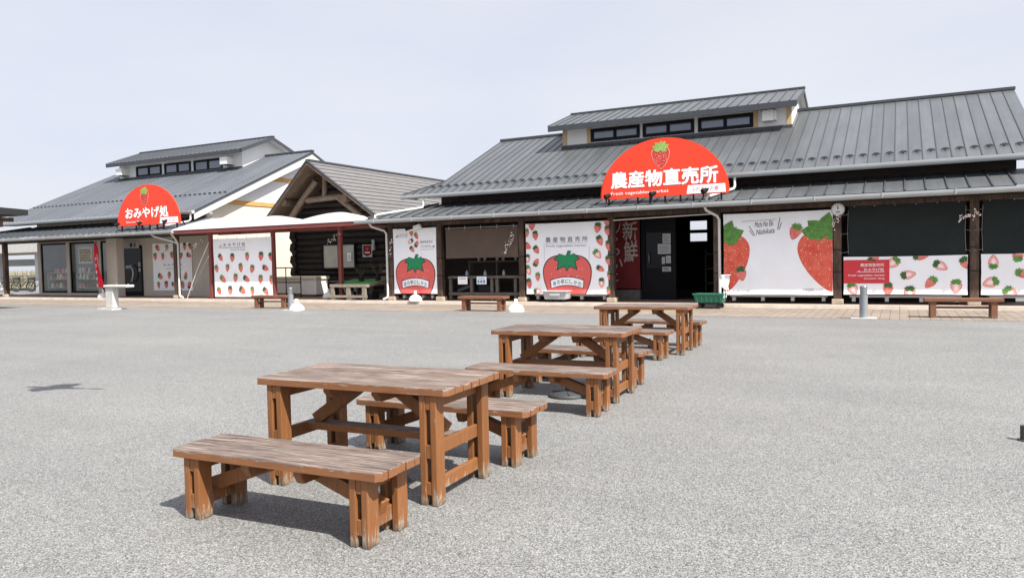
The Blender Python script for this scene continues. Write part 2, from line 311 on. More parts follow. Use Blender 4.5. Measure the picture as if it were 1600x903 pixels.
# ------------------------------------------------------------------ mesh helpers
def rootloc(p):
    while p is not None and p.parent is not None: p = p.parent
    return p.location.copy() if p is not None else Vector((0, 0, 0))
class MB:
    def __init__(s): s.v = []; s.f = []; s.mi = []; s.sm = []
    def add(s, vs, fs, m=0, smooth=False):
        o = len(s.v); s.v += [Vector(v) for v in vs]
        for f in fs: s.f.append([i+o for i in f]); s.mi.append(m); s.sm.append(smooth)
        return s
    def box(s, x0, x1, y0, y1, z0, z1, m=0):
        vs = [(x, y, z) for z in (z0, z1) for x, y in ((x0, y0), (x1, y0), (x1, y1), (x0, y1))]
        return s.add(vs, [(3, 2, 1, 0), (4, 5, 6, 7), (0, 1, 5, 4), (1, 2, 6, 5), (2, 3, 7, 6), (3, 0, 4, 7)], m)
    def beam(s, p, q, w, h, m=0, up=(0, 0, 1)):
        p, q = Vector(p), Vector(q); d = (q-p).normalized(); sx = d.cross(Vector(up)).normalized(); u = sx.cross(d)
        vs = [e+sx*a*w/2+u*b*h/2 for e in (p, q) for a, b in ((-1, -1), (1, -1), (1, 1), (-1, 1))]
        return s.add(vs, [(0, 1, 2, 3), (7, 6, 5, 4), (4, 5, 1, 0), (5, 6, 2, 1), (6, 7, 3, 2), (7, 4, 0, 3)], m)
    def tube(s, path, r, n=10, m=0, caps=True):
        path = [Vector(p) for p in path]; rings = []; prev = None
        for i, p in enumerate(path):
            a = path[max(0, i-1)]; b = path[min(len(path)-1, i+1)]; d = (b-a).normalized()
            if prev is None:
                u = d.orthogonal().normalized()
            else:
                u = (prev - d*prev.dot(d)).normalized()
            prev = u; v = d.cross(u); rr = r[i] if isinstance(r, (list, tuple)) else r
            rings.append([p+(u*math.cos(2*math.pi*k/n)+v*math.sin(2*math.pi*k/n))*rr for k in range(n)])
        vs = [x for g in rings for x in g]; fs = []
        for i in range(len(path)-1):
            for k in range(n): fs.append((i*n+k, i*n+(k+1) % n, (i+1)*n+(k+1) % n, (i+1)*n+k))
        s.add(vs, fs, m, True)
        if caps: s.add(rings[0], [tuple(range(n))[::-1]], m); s.add(rings[-1], [tuple(range(n))], m)
        return s
    def lathe(s, prof, c=(0, 0, 0), n=20, m=0):
        vs = []; fs = []; c = Vector(c)
        for r, z in prof: vs += [c+Vector((r*math.cos(2*math.pi*k/n), r*math.sin(2*math.pi*k/n), z)) for k in range(n)]
        for i in range(len(prof)-1):
            for k in range(n): fs.append((i*n+k, i*n+(k+1) % n, (i+1)*n+(k+1) % n, (i+1)*n+k))
        s.add(vs, fs, m, True)
        s.add(vs[:n], [tuple(range(n))[::-1]], m); s.add(vs[-n:], [tuple(range(n))], m)
        return s
    def prism(s, poly, y0, y1, m=0):               # poly in (x, z), extruded along y
        n = len(poly); vs = [(x, y0, z) for x, z in poly]+[(x, y1, z) for x, z in poly]
        return s.add(vs, [tuple(range(n)), tuple(range(2*n-1, n-1, -1))]+[(i+n, (i+1) % n+n, (i+1) % n, i) for i in range(n)], m)
    def prismx(s, poly, x0, x1, m=0):              # poly in (y, z), extruded along x
        n = len(poly); vs = [(x0, y, z) for y, z in poly]+[(x1, y, z) for y, z in poly]
        return s.add(vs, [tuple(range(n)), tuple(range(2*n-1, n-1, -1))]+[(i+n, (i+1) % n+n, (i+1) % n, i) for i in range(n)], m)
    def slab(s, quad, t, m=0):                     # quad of 4+ points, thickened downwards
        n = len(quad); a = [Vector(p) for p in quad]; b = [p-Vector((0, 0, t)) for p in a]
        return s.add(a+b, [tuple(range(n)), tuple(range(2*n-1, n-1, -1))]+[(i, i+n, (i+1) % n+n, (i+1) % n) for i in range(n)], m)
    def flat(s, poly, y, m=0):                     # flat print facing -y
        return s.add([(x, y, z) for x, z in poly], [tuple(range(len(poly)))], m)
    def blob(s, c, r, m=0, seg=8, rings=5, sq=(1, 1, 1)):
        vs = []; fs = []; c = Vector(c)
        for i in range(rings+1):
            a = math.pi*i/rings
            for k in range(seg):
                b = 2*math.pi*k/seg; vs.append(c+Vector((r*sq[0]*math.sin(a)*math.cos(b), r*sq[1]*math.sin(a)*math.sin(b), r*sq[2]*math.cos(a))))
        for i in range(rings):
            for k in range(seg): fs.append((i*seg+k, (i+1)*seg+k, (i+1)*seg+(k+1) % seg, i*seg+(k+1) % seg))
        return s.add(vs, fs, m, True)
    def build(s, name, mats, parent=None, bevel=0, local=False):
        me = bpy.data.meshes.new(name)
        off = Vector((0, 0, 0)) if local else rootloc(parent)
        me.from_pydata([tuple(v-off) for v in s.v], [], s.f)
        for m in (mats if isinstance(mats, (list, tuple)) else [mats]): me.materials.append(m)
        for p, mi, sm in zip(me.polygons, s.mi, s.sm): p.material_index = mi; p.use_smooth = sm
        me.update()
        o = bpy.data.objects.new(name, me); COL.objects.link(o)
        if parent is not None: o.parent = parent
        if bevel:
            b = o.modifiers.new('bevel', 'BEVEL'); b.width = bevel; b.segments = 2; b.limit_method = 'ANGLE'; b.angle_limit = R(40)
        return o
def tag(o, label=None, cat=None, group=None, kind=None):
    if label: o['label'] = label
    if cat: o['category'] = cat
    if group: o['group'] = group
    if kind: o['kind'] = kind
    return o
def thing(name, loc, label, cat, group=None):
    o = bpy.data.objects.new(name, None); COL.objects.link(o); o.location = loc; o.empty_display_size = .2
    return tag(o, label, cat, group)
def copy_tree(o, parent=None):
    c = o.copy(); COL.objects.link(c)
    if parent is not None: c.parent = parent
    for ch in list(o.children): copy_tree(ch, c)
    return c
def text(body, box, y, mat, parent, name='lettering', strike=0., bold=0., ext=0., stretch=True, local=False, shear=0., rot=0.):
    """lettering fitted in box (x0, x1, z0, z1), facing -y"""
    cu = bpy.data.curves.new(name, 'FONT'); cu.body = body; cu.extrude = 0; cu.offset = bold; cu.shear = shear; cu.resolution_u = 3
    ob = bpy.data.objects.new('tmp', cu); COL.objects.link(ob)
    bpy.context.view_layer.update()
    me = bpy.data.meshes.new_from_object(ob.evaluated_get(bpy.context.evaluated_depsgraph_get()))
    bpy.data.objects.remove(ob); bpy.data.curves.remove(cu)
    xs = [v.co.x for v in me.vertices]; ys = [v.co.y for v in me.vertices]
    x0, x1, z0, z1 = box; sx = (x1-x0)/(max(xs)-min(xs)); sz = (z1-z0)/(max(ys)-min(ys))
    if not stretch: sx = sz = min(sx, sz)
    ax, ay = min(xs), min(ys); off = Vector((0, 0, 0)) if local else rootloc(parent)
    ca, sa = math.cos(rot), math.sin(rot)
    for v in me.vertices:
        u, q = (v.co.x-ax)*sx, (v.co.y-ay)*sz
        v.co = Vector((x0+u*ca-q*sa, y, z0+u*sa+q*ca)) - off
    if strike:
        n0 = len(me.vertices); vs = [v.co.copy() for v in me.vertices]; fs = [tuple(p.vertices) for p in me.polygons]; V = []; Fc = []
        for k, (dx, dz) in enumerate(((0, 0), (-1, 0), (1, 0), (0, -1), (0, 1), (-.7, .7), (.7, .7), (.7, -.7), (-.7, -.7))):
            V += [c+Vector((dx*strike, -.0004*k, dz*strike)) for c in vs]; Fc += [tuple(i+k*n0 for i in f) for f in fs]
        bpy.data.meshes.remove(me); me = bpy.data.meshes.new(name); me.from_pydata([tuple(c) for c in V], [], Fc)
    me.name = name; me.materials.clear(); me.materials.append(mat)
    for p in me.polygons: p.material_index = 0
    o = bpy.data.objects.new(name, me); COL.objects.link(o); o.parent = parent
    return o

# strawberry outline prints: body material index mb, leaf ml, inner mi (cut berry)
BERRY = [(0, -1), (.2, -.9), (.42, -.64), (.62, -.3), (.74, .06), (.74, .38), (.58, .62), (.3, .72), (0, .68),
         (-.3, .72), (-.58, .62), (-.74, .38), (-.74, .06), (-.62, -.3), (-.42, -.64), (-.2, -.9)]
_sb = []
for _i in range(len(BERRY)):
    p0, p1, p2, p3 = (Vector(BERRY[(_i+_j) % len(BERRY)]) for _j in (-1, 0, 1, 2))
    for _t in (0, .33, .66): _sb.append(tuple(.5*(2*p1+(p2-p0)*_t+(2*p0-5*p1+4*p2-p3)*_t*_t+(3*p1-p0-3*p2+p3)*_t**3)))
BERRY_S = _sb
def berry(mb, x, z, s, rot=0., y=0., mbody=1, mleaf=2, cut=None, clip=None, squash=1., leaves=((-78, .8), (-38, .68), (0, .6), (40, .7), (80, .78), (-115, .6), (115, .62))):
    ca, sa = math.cos(rot), math.sin(rot)
    def T(poly):
        out = [(x+(a*ca*squash-b*sa)*s, z+(a*sa*squash+b*ca)*s) for a, b in poly]
        if clip:
            x0, x1, z0, z1 = clip
            for ax, lim, sg in ((0, x0, 1), (0, x1, -1), (1, z0, 1), (1, z1, -1)):
                res = []
                for i in range(len(out)):
                    p, q = out[i-1], out[i]; ip = (p[ax]-lim)*sg >= 0; iq = (q[ax]-lim)*sg >= 0
                    if ip != iq:
                        t = (lim-p[ax])/(q[ax]-p[ax]); res.append((p[0]+(q[0]-p[0])*t, p[1]+(q[1]-p[1])*t))
                    if iq: res.append(q)
                out = res
                if len(out) < 3: return None
        return out
    def F(poly, yy, m):
        q = T(poly)
        if q: mb.flat(q, yy, m)
    F(BERRY_S, y-.003, mbody)
    if cut: F([(a*.86, b*.86) for a, b in BERRY_S], y-.0045, cut[0]); F([(a*.42, b*.5+.02) for a, b in BERRY_S], y-.006, cut[1])
    for k, (ang, ln) in enumerate(leaves):
        a = R(ang); d = (math.sin(a), math.cos(a)); p = (-d[1], d[0]); b0 = (0, .6)
        wl_ = .2 if ln > .5 else .16; bend = .12*math.sin(k*2.1)
        pr = [(0, .5), (.12, .62), (.3, .95), (.5, 1.), (.72, .72), (.9, .28), (1., 0)]
        c_ = lambda t, w: (b0[0]+d[0]*ln*t+p[0]*(w*wl_+bend*t*t), b0[1]+d[1]*ln*t+p[1]*(w*wl_+bend*t*t))
        F(([c_(t, w) for t, w in pr]+[c_(t, -w) for t, w in pr[-2::-1]])[::-1], y-.0055-.0008*k, mleaf)

# ------------------------------------------------------------------ ground
m = MB(); m.add([(-500, -300, 0), (500, -300, 0), (500, 700, 0), (-500, 700, 0)], [(0, 1, 2, 3)])
tag(m.build('plaza_ground', MT['asphalt']), kind='structure')
m = MB(); m.add([(-70, 18.5, .004), (30, 18.5, .004), (30, 21.62, .004), (-70, 21.62, .004)], [(0, 1, 2, 3)])
tag(m.build('brick_walkway', MT['brick']), kind='structure')
m = MB(); m.box(-46, 12, 21.76, 23.9, -.1, .1)
tag(m.build('arcade_floor', MT['slab']), kind='structure')
m = MB()
for i in range(29): m.box(-46+i*2+.004, -44+i*2-.004, 21.62, 21.757, -.1, .103)
tag(m.build('kerb', MT['kerb']), kind='structure')
m = MB(); m.add([(-400, 33, .01), (-46, 33, .01), (-46, 300, .01), (-400, 300, .01)], [(0, 1, 2, 3)])
tag(m.build('dry_grass_field', MT['grass']), kind='structure')

# ------------------------------------------------------------------ the two shop buildings
SL = .4515
def roofz(y): return 3.92+SL*(y-22.8)
def seams(mb, x0, x1, step, fz, ye, yr, sl, h=.022, w=.018, xmin_at=None, m=1):
    x = x0
    while x <= x1:
        ya = ye(x) if callable(ye) else ye
        if ya < yr-.1:
            za, zb = fz(ya), fz(yr)
            mb.add([(x-w/2, ya, za), (x+w/2, ya, za), (x+w/2, yr, zb), (x-w/2, yr, zb), (x-w/2, ya, za+h), (x+w/2, ya, za+h), (x+w/2, yr, zb+h), (x-w/2, yr, zb+h)],
                   [(4, 5, 6, 7), (0, 1, 5, 4), (1, 2, 6, 5), (3, 0, 4, 7), (2, 3, 7, 6)], m)
        x += step
def panels(mb, x0, x1, step, y0, z0, y1, z1, m=0, shape=None):
    """roof sheet split in trays so each tray gets its own tint"""
    x = x0
    while x < x1-1e-6:
        xb = min(x+step, x1)
        mb.add([(x, y0, z0), (xb, y0, z0), (xb, y1, z1), (x, y1, z1)], [(0, 1, 2, 3)], m); x = xb
def gutter(mb, x0, x1, y, z, r=.075, m=0):
    n = 8; poly = [(y+.03, z)]
    poly = [(y+r*math.cos(a), z-r*.25+r*math.sin(a)*1.1) for a in [math.pi*(1+k/n) for k in range(n+1)]]+[(y+r, z+.03), (y-r, z+.03)]
    mb.prismx(poly, x0, x1, m)
def guard_part(x, y, parent):
    mb = MB(); z = roofz(y)
    mb.prism([(x-.11, z+.025), (x+.11, z+.025), (x+.1, z+.05), (x+.04, z+.085), (x-.04, z+.085), (x-.1, z+.05)], y-.012, y+.012)
    mb.box(x-.02, x+.02, y, y+.1, z+.01, z+.06)
    return mb.build('snow_guard', MT['trim'], parent)

def window_unit(root, x0, x1, y, z0, z1, panes, name='clerestory_window', fw=.11):
    f = MB(); xs = [x0+(x1-x0)*k/panes for k in range(panes+1)]
    f.box(x0, x1, y-.06, y+.05, z0, z0+fw); f.box(x0, x1, y-.06, y+.05, z1-fw, z1)
    f.box(x0, x0+fw, y-.06, y+.05, z0+fw, z1-fw); f.box(x1-fw, x1, y-.06, y+.05, z0+fw, z1-fw)
    for k in range(1, panes): f.box(xs[k]-fw/2, xs[k]+fw/2, y-.06, y+.05, z0+fw, z1-fw)
    fo = f.build(name, MT['frame'], root)
    for k in range(panes):
        p = MB(); p.box(xs[k]+fw/2, xs[k+1]-fw/2, y-.015, y+.01, z0+fw, z1-fw); p.build('pane', MT['curtain'] if name == 'cabin_window' else MT['glassk'], fo)
    return fo

def clerestory(root, xl, xr, yw, zb, ye, ze, yr, zr, wins, xel, xer, cols, roofm, tan):
    z_top = ze+.1
    wl = MB()
    xs = [xl]+[v for wn in wins for v in wn[:2]]+[xr]
    wz0 = min(wn[2] for wn in wins); wz1 = max(wn[3] for wn in wins)
    for a, b in zip(xs[::2], xs[1::2]): wl.box(a, b, yw, yw+.12, zb-.3, z_top)
    for wn in wins:
        wl.box(wn[0], wn[1], yw, yw+.12, zb-.3, wn[2]); wl.box(wn[0], wn[1], yw, yw+.12, wn[3], z_top)
    y2 = 2*yr-yw
    sl = (zr-ze)/(yr-ye)
    for x0, x1 in ((xl, xl+.1), (xr-.1, xr)):
        wl.prismx([(yw+.122, zb-.3), (y2, zb-.3), (y2, ze+sl*(yw-ye)-.12), (yr, zr-.13), (yw+.122, ze+sl*(yw+.122-ye)-.12)], x0, x1)
    wl.box(xl, xr, y2, y2+.1, zb-.3, z_top)
    wlo = wl.build('clerestory_wall', MT['white'], root)
    if tan:
        for a, b in tan: t = MB(); t.box(a, b, yw-.025, yw-.002, zb+.02, z_top-.1); t.build('corner_trim', MT['tan'], wlo)
    fl = MB(); fl.box(xl-.05, xr+.05, yw-.09, yw-.004, zb-.04, zb+.06); fl.build('flashing', MT['trim'], wlo)
    for wn in wins: window_unit(root, wn[0], wn[1], yw, wn[2], wn[3], 2)
    rf = MB()
    panels(rf, xel, xer, .333, ye, ze, yr, zr); panels(rf, xel, xer, .333, 2*yr-ye, ze, yr, zr)
    x = xel
    while x <= xer+.001:
        for yy in (ye, 2*yr-ye):
            rf.beam((x, yy, ze+.012), (x, yr, zr+.012), .025, .03, 1)
        x += .333
    # fascias, verge boards, ridge cap
    for yy, sg in ((ye, 1), (2*yr-ye, -1)):
        a, b = sorted((yy-.002*sg, yy+.05*sg)); rf.box(xel, xer, a, b, ze-.2, ze-.004, 2)
    for x0, x1 in ((xel, xel+.04), (xer-.04, xer)):
        for sg in (-1, 1):
            yy = yr+sg*(yr-ye)
            rf.prismx([(yy, ze-.01), (yr, zr-.01), (yr, zr-.16), (yy, ze-.2)], x0, x1, 2 if not tan else 2)
    rf.box(xel-.02, xer+.02, yr-.09, yr+.09, zr-.01, zr+.055, 2)
    ro = rf.build('clerestory_roof', [roofm, MT['seam'], MT['trim']], root)
    so = MB()
    for sg in (-1, 1):
        yy = yr+sg*(yr-ye-.06)
        so.slab([(xel+.05, yy, ze-.02), (xer-.05, yy, ze-.02), (xer-.05, yr, zr-.03), (xel+.05, yr, zr-.03)], .08)
    so.build('clerestory_soffit', MT['white'], ro)

def shop_building(name, loc, label, cat, x0, x1, yr, wallf, wallx, zcan, canopy, flare, roofm, guards):
    root = thing(name, loc, label, cat)
    ybk = 2*yr-22.75; zr = roofz(yr)
    rf = MB(); step = .333
    yk = 23.86
    def ye(x):
        if flare and x < x0: return max(22.75, min(yk, 22.75+(x0-x)/1.15*0)) if x >= x0-1.15 else 99
        return 22.75
    x = x0
    while x < x1-1e-6:
        xb = min(x+step, x1)
        rf.add([(x, 22.75, roofz(22.75)), (xb, 22.75, roofz(22.75)), (xb, yr, zr), (x, yr, zr)], [(0, 1, 2, 3)], 0)
        rf.add([(x, ybk, roofz(22.75)), (xb, ybk, roofz(22.75)), (xb, yr, zr), (x, yr, zr)], [(3, 2, 1, 0)], 0); x = xb
    if flare:
        rf.add([(x0-1.1, 22.75, roofz(22.75)), (x0, 22.75, roofz(22.75)), (x0, yk, roofz(yk))], [(0, 1, 2)], 0)
        k = 1
        while k*step < 1.1:
            xx = x0-k*step; yt = 22.75+(1.1-k*step)/1.1*(yk-22.75)
            rf.add([(xx-.015, 22.75, roofz(22.75)), (xx+.015, 22.75, roofz(22.75)), (xx+.015, yt, roofz(yt)), (xx-.015, yt, roofz(yt)), (xx-.015, 22.75, roofz(22.75)+.035), (xx+.015, 22.75, roofz(22.75)+.035), (xx+.015, yt, roofz(yt)+.035), (xx-.015, yt, roofz(yt)+.035)],
                   [(4, 5, 6, 7), (0, 1, 5, 4), (1, 2, 6, 5), (3, 0, 4, 7)], 1); k += 1
        rf.beam((x0-1.1, 22.75, roofz(22.75)+.01), (x0, yk, roofz(yk)+.01), .05, .07, 2)
        rf.add([(x0-1.1, 22.75, roofz(22.75)-.01), (x0, yk, roofz(yk)-.01), (x0, yk, roofz(yk)-.25), (x0-.6, 22.9, 3.72), (x0-1.05, 22.76, 3.82)], [(0, 1, 2, 3, 4)], 2)
    seams(rf, x0, x1+.01, step, roofz, 22.75, yr, SL)
    for xx in (x0, x1-.05):
        for yy in (22.75, ybk):
            rf.prismx([(yy, roofz(22.75)-.012), (yr, zr-.012), (yr, zr-.14), (yy, roofz(22.75)-.14)], xx, xx+.05, 2)
    rf.box(x0-.03, x1+.03, yr-.11, yr+.11, zr-.02, zr+.07, 2)
    ro = rf.build('roof', [roofm, MT['seam'], MT['trim']], root)
    for gx, gy in guards: guard_part(gx, gy, ro)
    g = MB(); gutter(g, x0-(1.1 if flare else .02), x1+.02, 22.68, 3.85, .085)
    g.build('eave_gutter', MT['gutter'], root)
    so = MB(); so.slab([(x0+.06, 22.78, 3.8), (x1-.06, 22.78, 3.8), (x1-.06, wallf, 3.84), (x0+.06, wallf, 3.84)], .05)
    so.build('soffit', MT['black'] if flare else MT['beige'], root)
    # front canopy
    cx0, cx1, hip0, hip1 = canopy
    c = MB(); yt = wallf-.01; zt = 3.0+.27*(yt-21.38); x = cx0
    zz = lambda y: 3.0+.27*(y-21.38)
    st = .47; d = yt-21.38
    n = int((cx1-cx0)/st)+1; st = (cx1-cx0)/n
    def ytop(x):
        r = 1.
        if hip0: r = min(r, (x-cx0)/hip0)
        if hip1: r = min(r, (cx1-x)/hip1)
        return 21.38+d*max(0, min(1, r))
    for k in range(n):
        xa, xb = cx0+k*st, cx0+(k+1)*st; ya, yb = ytop(xa), ytop(xb)
        pts = [(xa, 21.38, 3.0), (xb, 21.38, 3.0), (xb, yb, zz(yb)), (xa, ya, zz(ya))]
        if yb-21.38 < 1e-4: pts.pop(2)
        elif ya-21.38 < 1e-4: pts.pop(3)
        c.add(pts, [tuple(range(len(pts)))], 0)
        if k and ya-21.38 > .05: c.beam((xa, 21.38, 3.022), (xa, ya, zz(ya)+.018), .03, .036, 1)
    for hx, px in ((hip0, cx0), (hip1, cx1)):
        if hx:
            sg = 1 if px == cx0 else -1
            c.add([(px, 21.38, 3.0), (px+sg*hx, yt, zt), (px, wallf+2, 3.0)], [(0, 1, 2)] if sg < 0 else [(2, 1, 0)], 0)
            c.beam((px, 21.38, 3.02), (px+sg*hx, yt, zt+.02), .09, .05, 1)
    c.box(cx0+.1, cx1-.1, 21.42, wallf-.02, 2.84, 2.9, 2)
    c.box(cx0+.02, cx1-.02, 21.385, 21.415, 2.84, 2.985, 2)
    co = c.build('canopy_roof', [roofm, MT['seam'], MT['black']], root)
    g = MB(); gutter(g, cx0-.06, cx1+.04, 21.31, 2.945, .08)
    for k in range(int((cx1-cx0)/1.6)): g.box(cx0+.8+k*1.6, cx0+.83+k*1.6, 21.215, 21.23, 2.86, 2.985)
    g.build('canopy_gutter', MT['gutter'], co)
    return root, zr, ybk, yt, zt

# --- vegetable market hall (right)
main_guards = [(-15.9+.333*k, 23.33 if -15.9+.333*k < -15.1 else 23.33) for k in range(2, 58)]
market, zr, ybk, yt, zt = shop_building('market_hall', (-6, 23.45, 0), 'long market hall with wide grey metal roof, clerestory windows and dark timber arcade', 'building',
    -15.1, 3.2, 28.55, 23.5, None, None, (-17.2, 6.2, 2.1, 0), True, MT['roof'], main_guards)
clerestory(market, -11.48, -3.22, 26.77, 5.72, 26.15, 6.47, 28.55, 7.29,
           [(-10.34, -8.44, 5.83, 6.31), (-8.32, -6.45, 5.82, 6.31), (-6.31, -4.44, 5.82, 6.31)], -11.85, -2.98, None, MT['roof'],
           [(-11.5, -11.33), (-10.5, -10.345), (-4.435, -4.28), (-3.36, -3.2)])
wl = MB()
wl.box(-15, -8.42, 23.5, 23.62, .1, 3.9); wl.box(-4.7, 2.7, 23.5, 23.62, .1, 3.9); wl.box(-8.42, -4.7, 23.5, 23.62, 2.72, 3.9)
wl.box(-15, -14.88, 23.62, ybk-.7, .1, 3.9)
for x in (-15, 2.58): wl.prismx([(23.62, 3.9), (ybk-.7, 3.9), (ybk-.7, roofz(23.62)-.16), (28.55, zr-.18), (23.62, roofz(23.62)-.16)], x, x+.12)
wl.box(2.58, 2.7, 23.62, ybk-.7, .1, 3.9)
for a, b, c, d in ((-15, -8.36, .1, 3.9), (-7.6, 2.7, .1, 3.9), (-8.36, -7.6, .1, 2.12), (-8.36, -7.6, 2.48, 2.63), (-8.36, -7.6, 3.02, 3.9)): wl.box(a, b, ybk-.7, ybk-.6, c, d)
wl.build('wall', MT['darkwall'], market)
f = MB(); f.box(-14.9, 2.6, 23.9, ybk-.7, -.1, .1); f.build('hall_floor', MT['darkwall'], market)
# door with its papers
d = MB(); d.box(-7.42, -7.3, 23.52, 23.66, .1, 2.72); d.box(-6.42, -6.3, 23.52, 23.66, .1, 2.72); d.box(-7.3, -6.42, 23.55, 23.63, .1, 1.05); d.box(-7.3, -6.42, 23.55, 23.63, 2.25, 2.72); d.box(-7.3, -6.42, 23.56, 23.62, 1.05, 1.1)
do = d.build('entrance_door', MT['frame'], market)
p = MB(); p.box(-7.3, -6.42, 23.585, 23.6, 1.1, 2.25); p.build('door_glass', MT['glassd'], do)
p = MB(); p.tube([(-7.16, 23.55, 1.25), (-7.16, 23.49, 1.25), (-7.16, 23.49, 1.6), (-7.16, 23.55, 1.6)], .015); p.build('door_handle', MT['steel'], do)
posters = thing('door_notices', (-6.65, 23.54, 1.1), 'pale paper notices taped on the dark entrance door under the round red sign', 'notice')
for a, b, c, dd in ((-6.88, -6.46, 1.56, 1.88), (-6.74, -6.46, 1.0, 1.15), (-6.72, -6.46, 1.9, 2.2), (-6.62, -6.46, 1.26, 1.5), (-6.75, -6.65, 1.24, 1.46)):
    p = MB(); p.box(a, b, 23.532, 23.536, c, dd, 0)
    for k in range(4): p.box(a+.03, b-.03-.05*(k % 2), 23.529, 23.531, c+(dd-c)*(.2+.18*k), c+(dd-c)*(.2+.18*k)+.012, 1)
    p.build('paper', [MT['plgrey'], MT['ink']], posters)
# posts
def post(x, root, mat, s=.2, y=22.1, top=2.84, stone=True, bands=(.95, 1.55)):
    b = MB(); b.box(x-s/2, x+s/2, y-s/2, y+s/2, .1+(.14 if stone else 0), top)
    o = b.build('post', mat, root, bevel=.012)
    if stone:
        q = MB(); q.box(x-s*.72, x+s*.72, y-s*.72, y+s*.72, .1, .24); q.build('stone_base', MT['stone'], o, bevel=.015)
    for zb in bands:
        q = MB(); q.box(x-s/2-.008, x+s/2+.008, y-s/2-.008, y+s/2+.008, zb, zb+.035); q.build('metal_band', MT['black'], o)
    return o
for x in (-16.25, -14.19, -11.0, -7.92, -4.69, -1.49, 1.66, 4.83): post(x, market, MT['timber'])
b = MB(); b.box(-16.4, 5, 22.02, 22.18, 2.72, 2.838); b.build('lintel_beam', MT['timber'], market)
b = MB(); b.tube([(-7.82, 22.0, 2.62), (-4.8, 22.0, 2.68)], .018, 8); b.build('curtain_rail', MT['pipe'], market)
def pipe(path, root, r=.04):
    q = MB(); q.tube(path, r, 10)
    for z in (.7, 1.5, 2.2):
        pts = [p for p in path]
    return q.build('downpipe', MT['pipe'], root)
def cz(y): return 3.0+.27*(y-21.38)+.07
pipe([(-15.24, 22.68, 3.8), (-15.24, 22.68, 3.5), (-15.24, 22.64, 3.42), (-16.55, 21.75, cz(21.75)), (-16.62, 21.66, cz(21.66)), (-16.62, 21.6, 2.95)], market)
pipe([(-16.72, 21.42, 2.86), (-16.68, 21.5, 2.74), (-16.42, 21.88, 2.6), (-16.38, 21.96, 2.5), (-16.38, 21.96, .3), (-16.4, 21.94, .2), (-16.52, 21.86, .14)], market)
pipe([(-4.3, 22.68, 3.8), (-4.3, 22.68, 3.5), (-4.32, 22.62, 3.42), (-4.85, 21.75, cz(21.75)), (-4.88, 21.64, cz(21.64)), (-4.88, 21.6, 2.95)], market)
pipe([(-4.9, 21.42, 2.86), (-4.87, 21.52, 2.76), (-4.66, 21.88, 2.62), (-4.6, 21.93, 2.5), (-4.6, 21.93, .3)], market)
v = MB(); v.box(-4.1, -3.74, 26.42, 26.77, 5.93, 6.29, 0); v.box(-4.14, -3.7, 26.4, 26.77, 6.29, 6.34, 1); v.box(-3.74, -3.66, 26.5, 26.765, 5.95, 6.28, 0)
v.build('vent_hood', [MT['white'], MT['trim']], market, bevel=.01)
# shelves in the hall, dim behind the entrance
s = thing('hall_shelving', (-5.2, 26.5, .1), 'dim market shelves inside the dark entrance, with crates on top', 'shelves')
q = MB()
for z in (.5, 1.0, 1.5): q.box(-6, -4.4, 26.2, 26.8, z, z+.05)
for x in (-6, -5.2, -4.45): q.box(x, x+.05, 26.2, 26.8, .1, 1.7)
q.build('rack', MT['darkwood'], s)

# --- souvenir shop (left)
lg = [(-42.1+.333*k, 24.7) for k in range(0, 45)]
shop, zr2, ybk2, yt2, zt2 = shop_building('souvenir_shop', (-33, 23.8, 0), 'souvenir shop with blue-grey metal roof, glass front and white gable beside the log cabin', 'building',
    -42.4, -27.2, 30.3, 23.8, None, None, (-46, -26.85, 5., 0), False, MT['roofb'], lg)
clerestory(shop, -40.3, -30.45, 28.6, 6.54, 28.0, 7.42, 30.3, 8.3,
           [(-38.78, -36.66, 6.58, 7.18), (-36.4, -34.3, 6.56, 7.17), (-34.05, -31.88, 6.54, 7.16)], -40.65, -29.9, None, MT['roofb'], None)
wl = MB()
wl.box(-40.4, -33.78, 23.8, 23.92, 2.8, 3.9); wl.box(-40.4, -33.78, 23.8, 23.92, .1, .22); wl.box(-33.78, -32.1, 23.8, 23.92, 2.52, 3.9); wl.box(-32.1, -27.65, 23.8, 23.92, .1, 3.9)
wl.box(-40.4, -40.28, 23.92, ybk2-.7, .1, 3.9); wl.box(-40.4, -27.65, ybk2-.7, ybk2-.6, .1, 3.9)
for k in range(10): wl.box(-32.0+.44*k, -31.985+.44*k, 23.794, 23.799, .2, 2.8)
wl.build('front_wall', MT['beige'], shop)
g = MB()
g.box(-27.77, -27.652, 23.92, ybk2-.6, .1, 4.28, 1)
for z0, z1, za in ((4.5, 5.56, 0), (5.8, 9, 0)):
    pass
def gz(y): return roofz(min(y, 2*30.3-y))-.16
yA = 23.92; yB = ybk2-.6
ylow = 22.8+(4.5-3.92+.16)/SL; ymid = 22.8+(5.6-3.92+.16)/SL; yup = 22.8+(5.8-3.92+.16)/SL; yb0 = 22.8+(4.28-3.92+.16)/SL
mir = lambda y: 2*30.3-y
g.prismx([(yb0, 4.282), (mir(yb0), 4.282), (mir(ylow), 4.5), (ylow, 4.5)], -27.77, -27.655, 0)
g.prismx([(ylow, 4.5), (mir(ylow), 4.5), (mir(ymid), 5.6), (ymid, 5.6)], -27.77, -27.655, 0)
g.prismx([(ymid, 5.6), (mir(ymid), 5.6), (mir(yup), 5.8), (yup, 5.8)], -27.77, -27.655, 0)
g.prismx([(yup, 5.8), (mir(yup), 5.8), (30.3, zr2-.16)], -27.77, -27.655, 0)
for k in range(1, 5): g.box(-27.654, -27.65, 23.95, mir(23.95), 4.5+.0+k*1e-3, 4.504, 0)
g.build('gable_wall', [MT['white'], MT['cream']], shop)
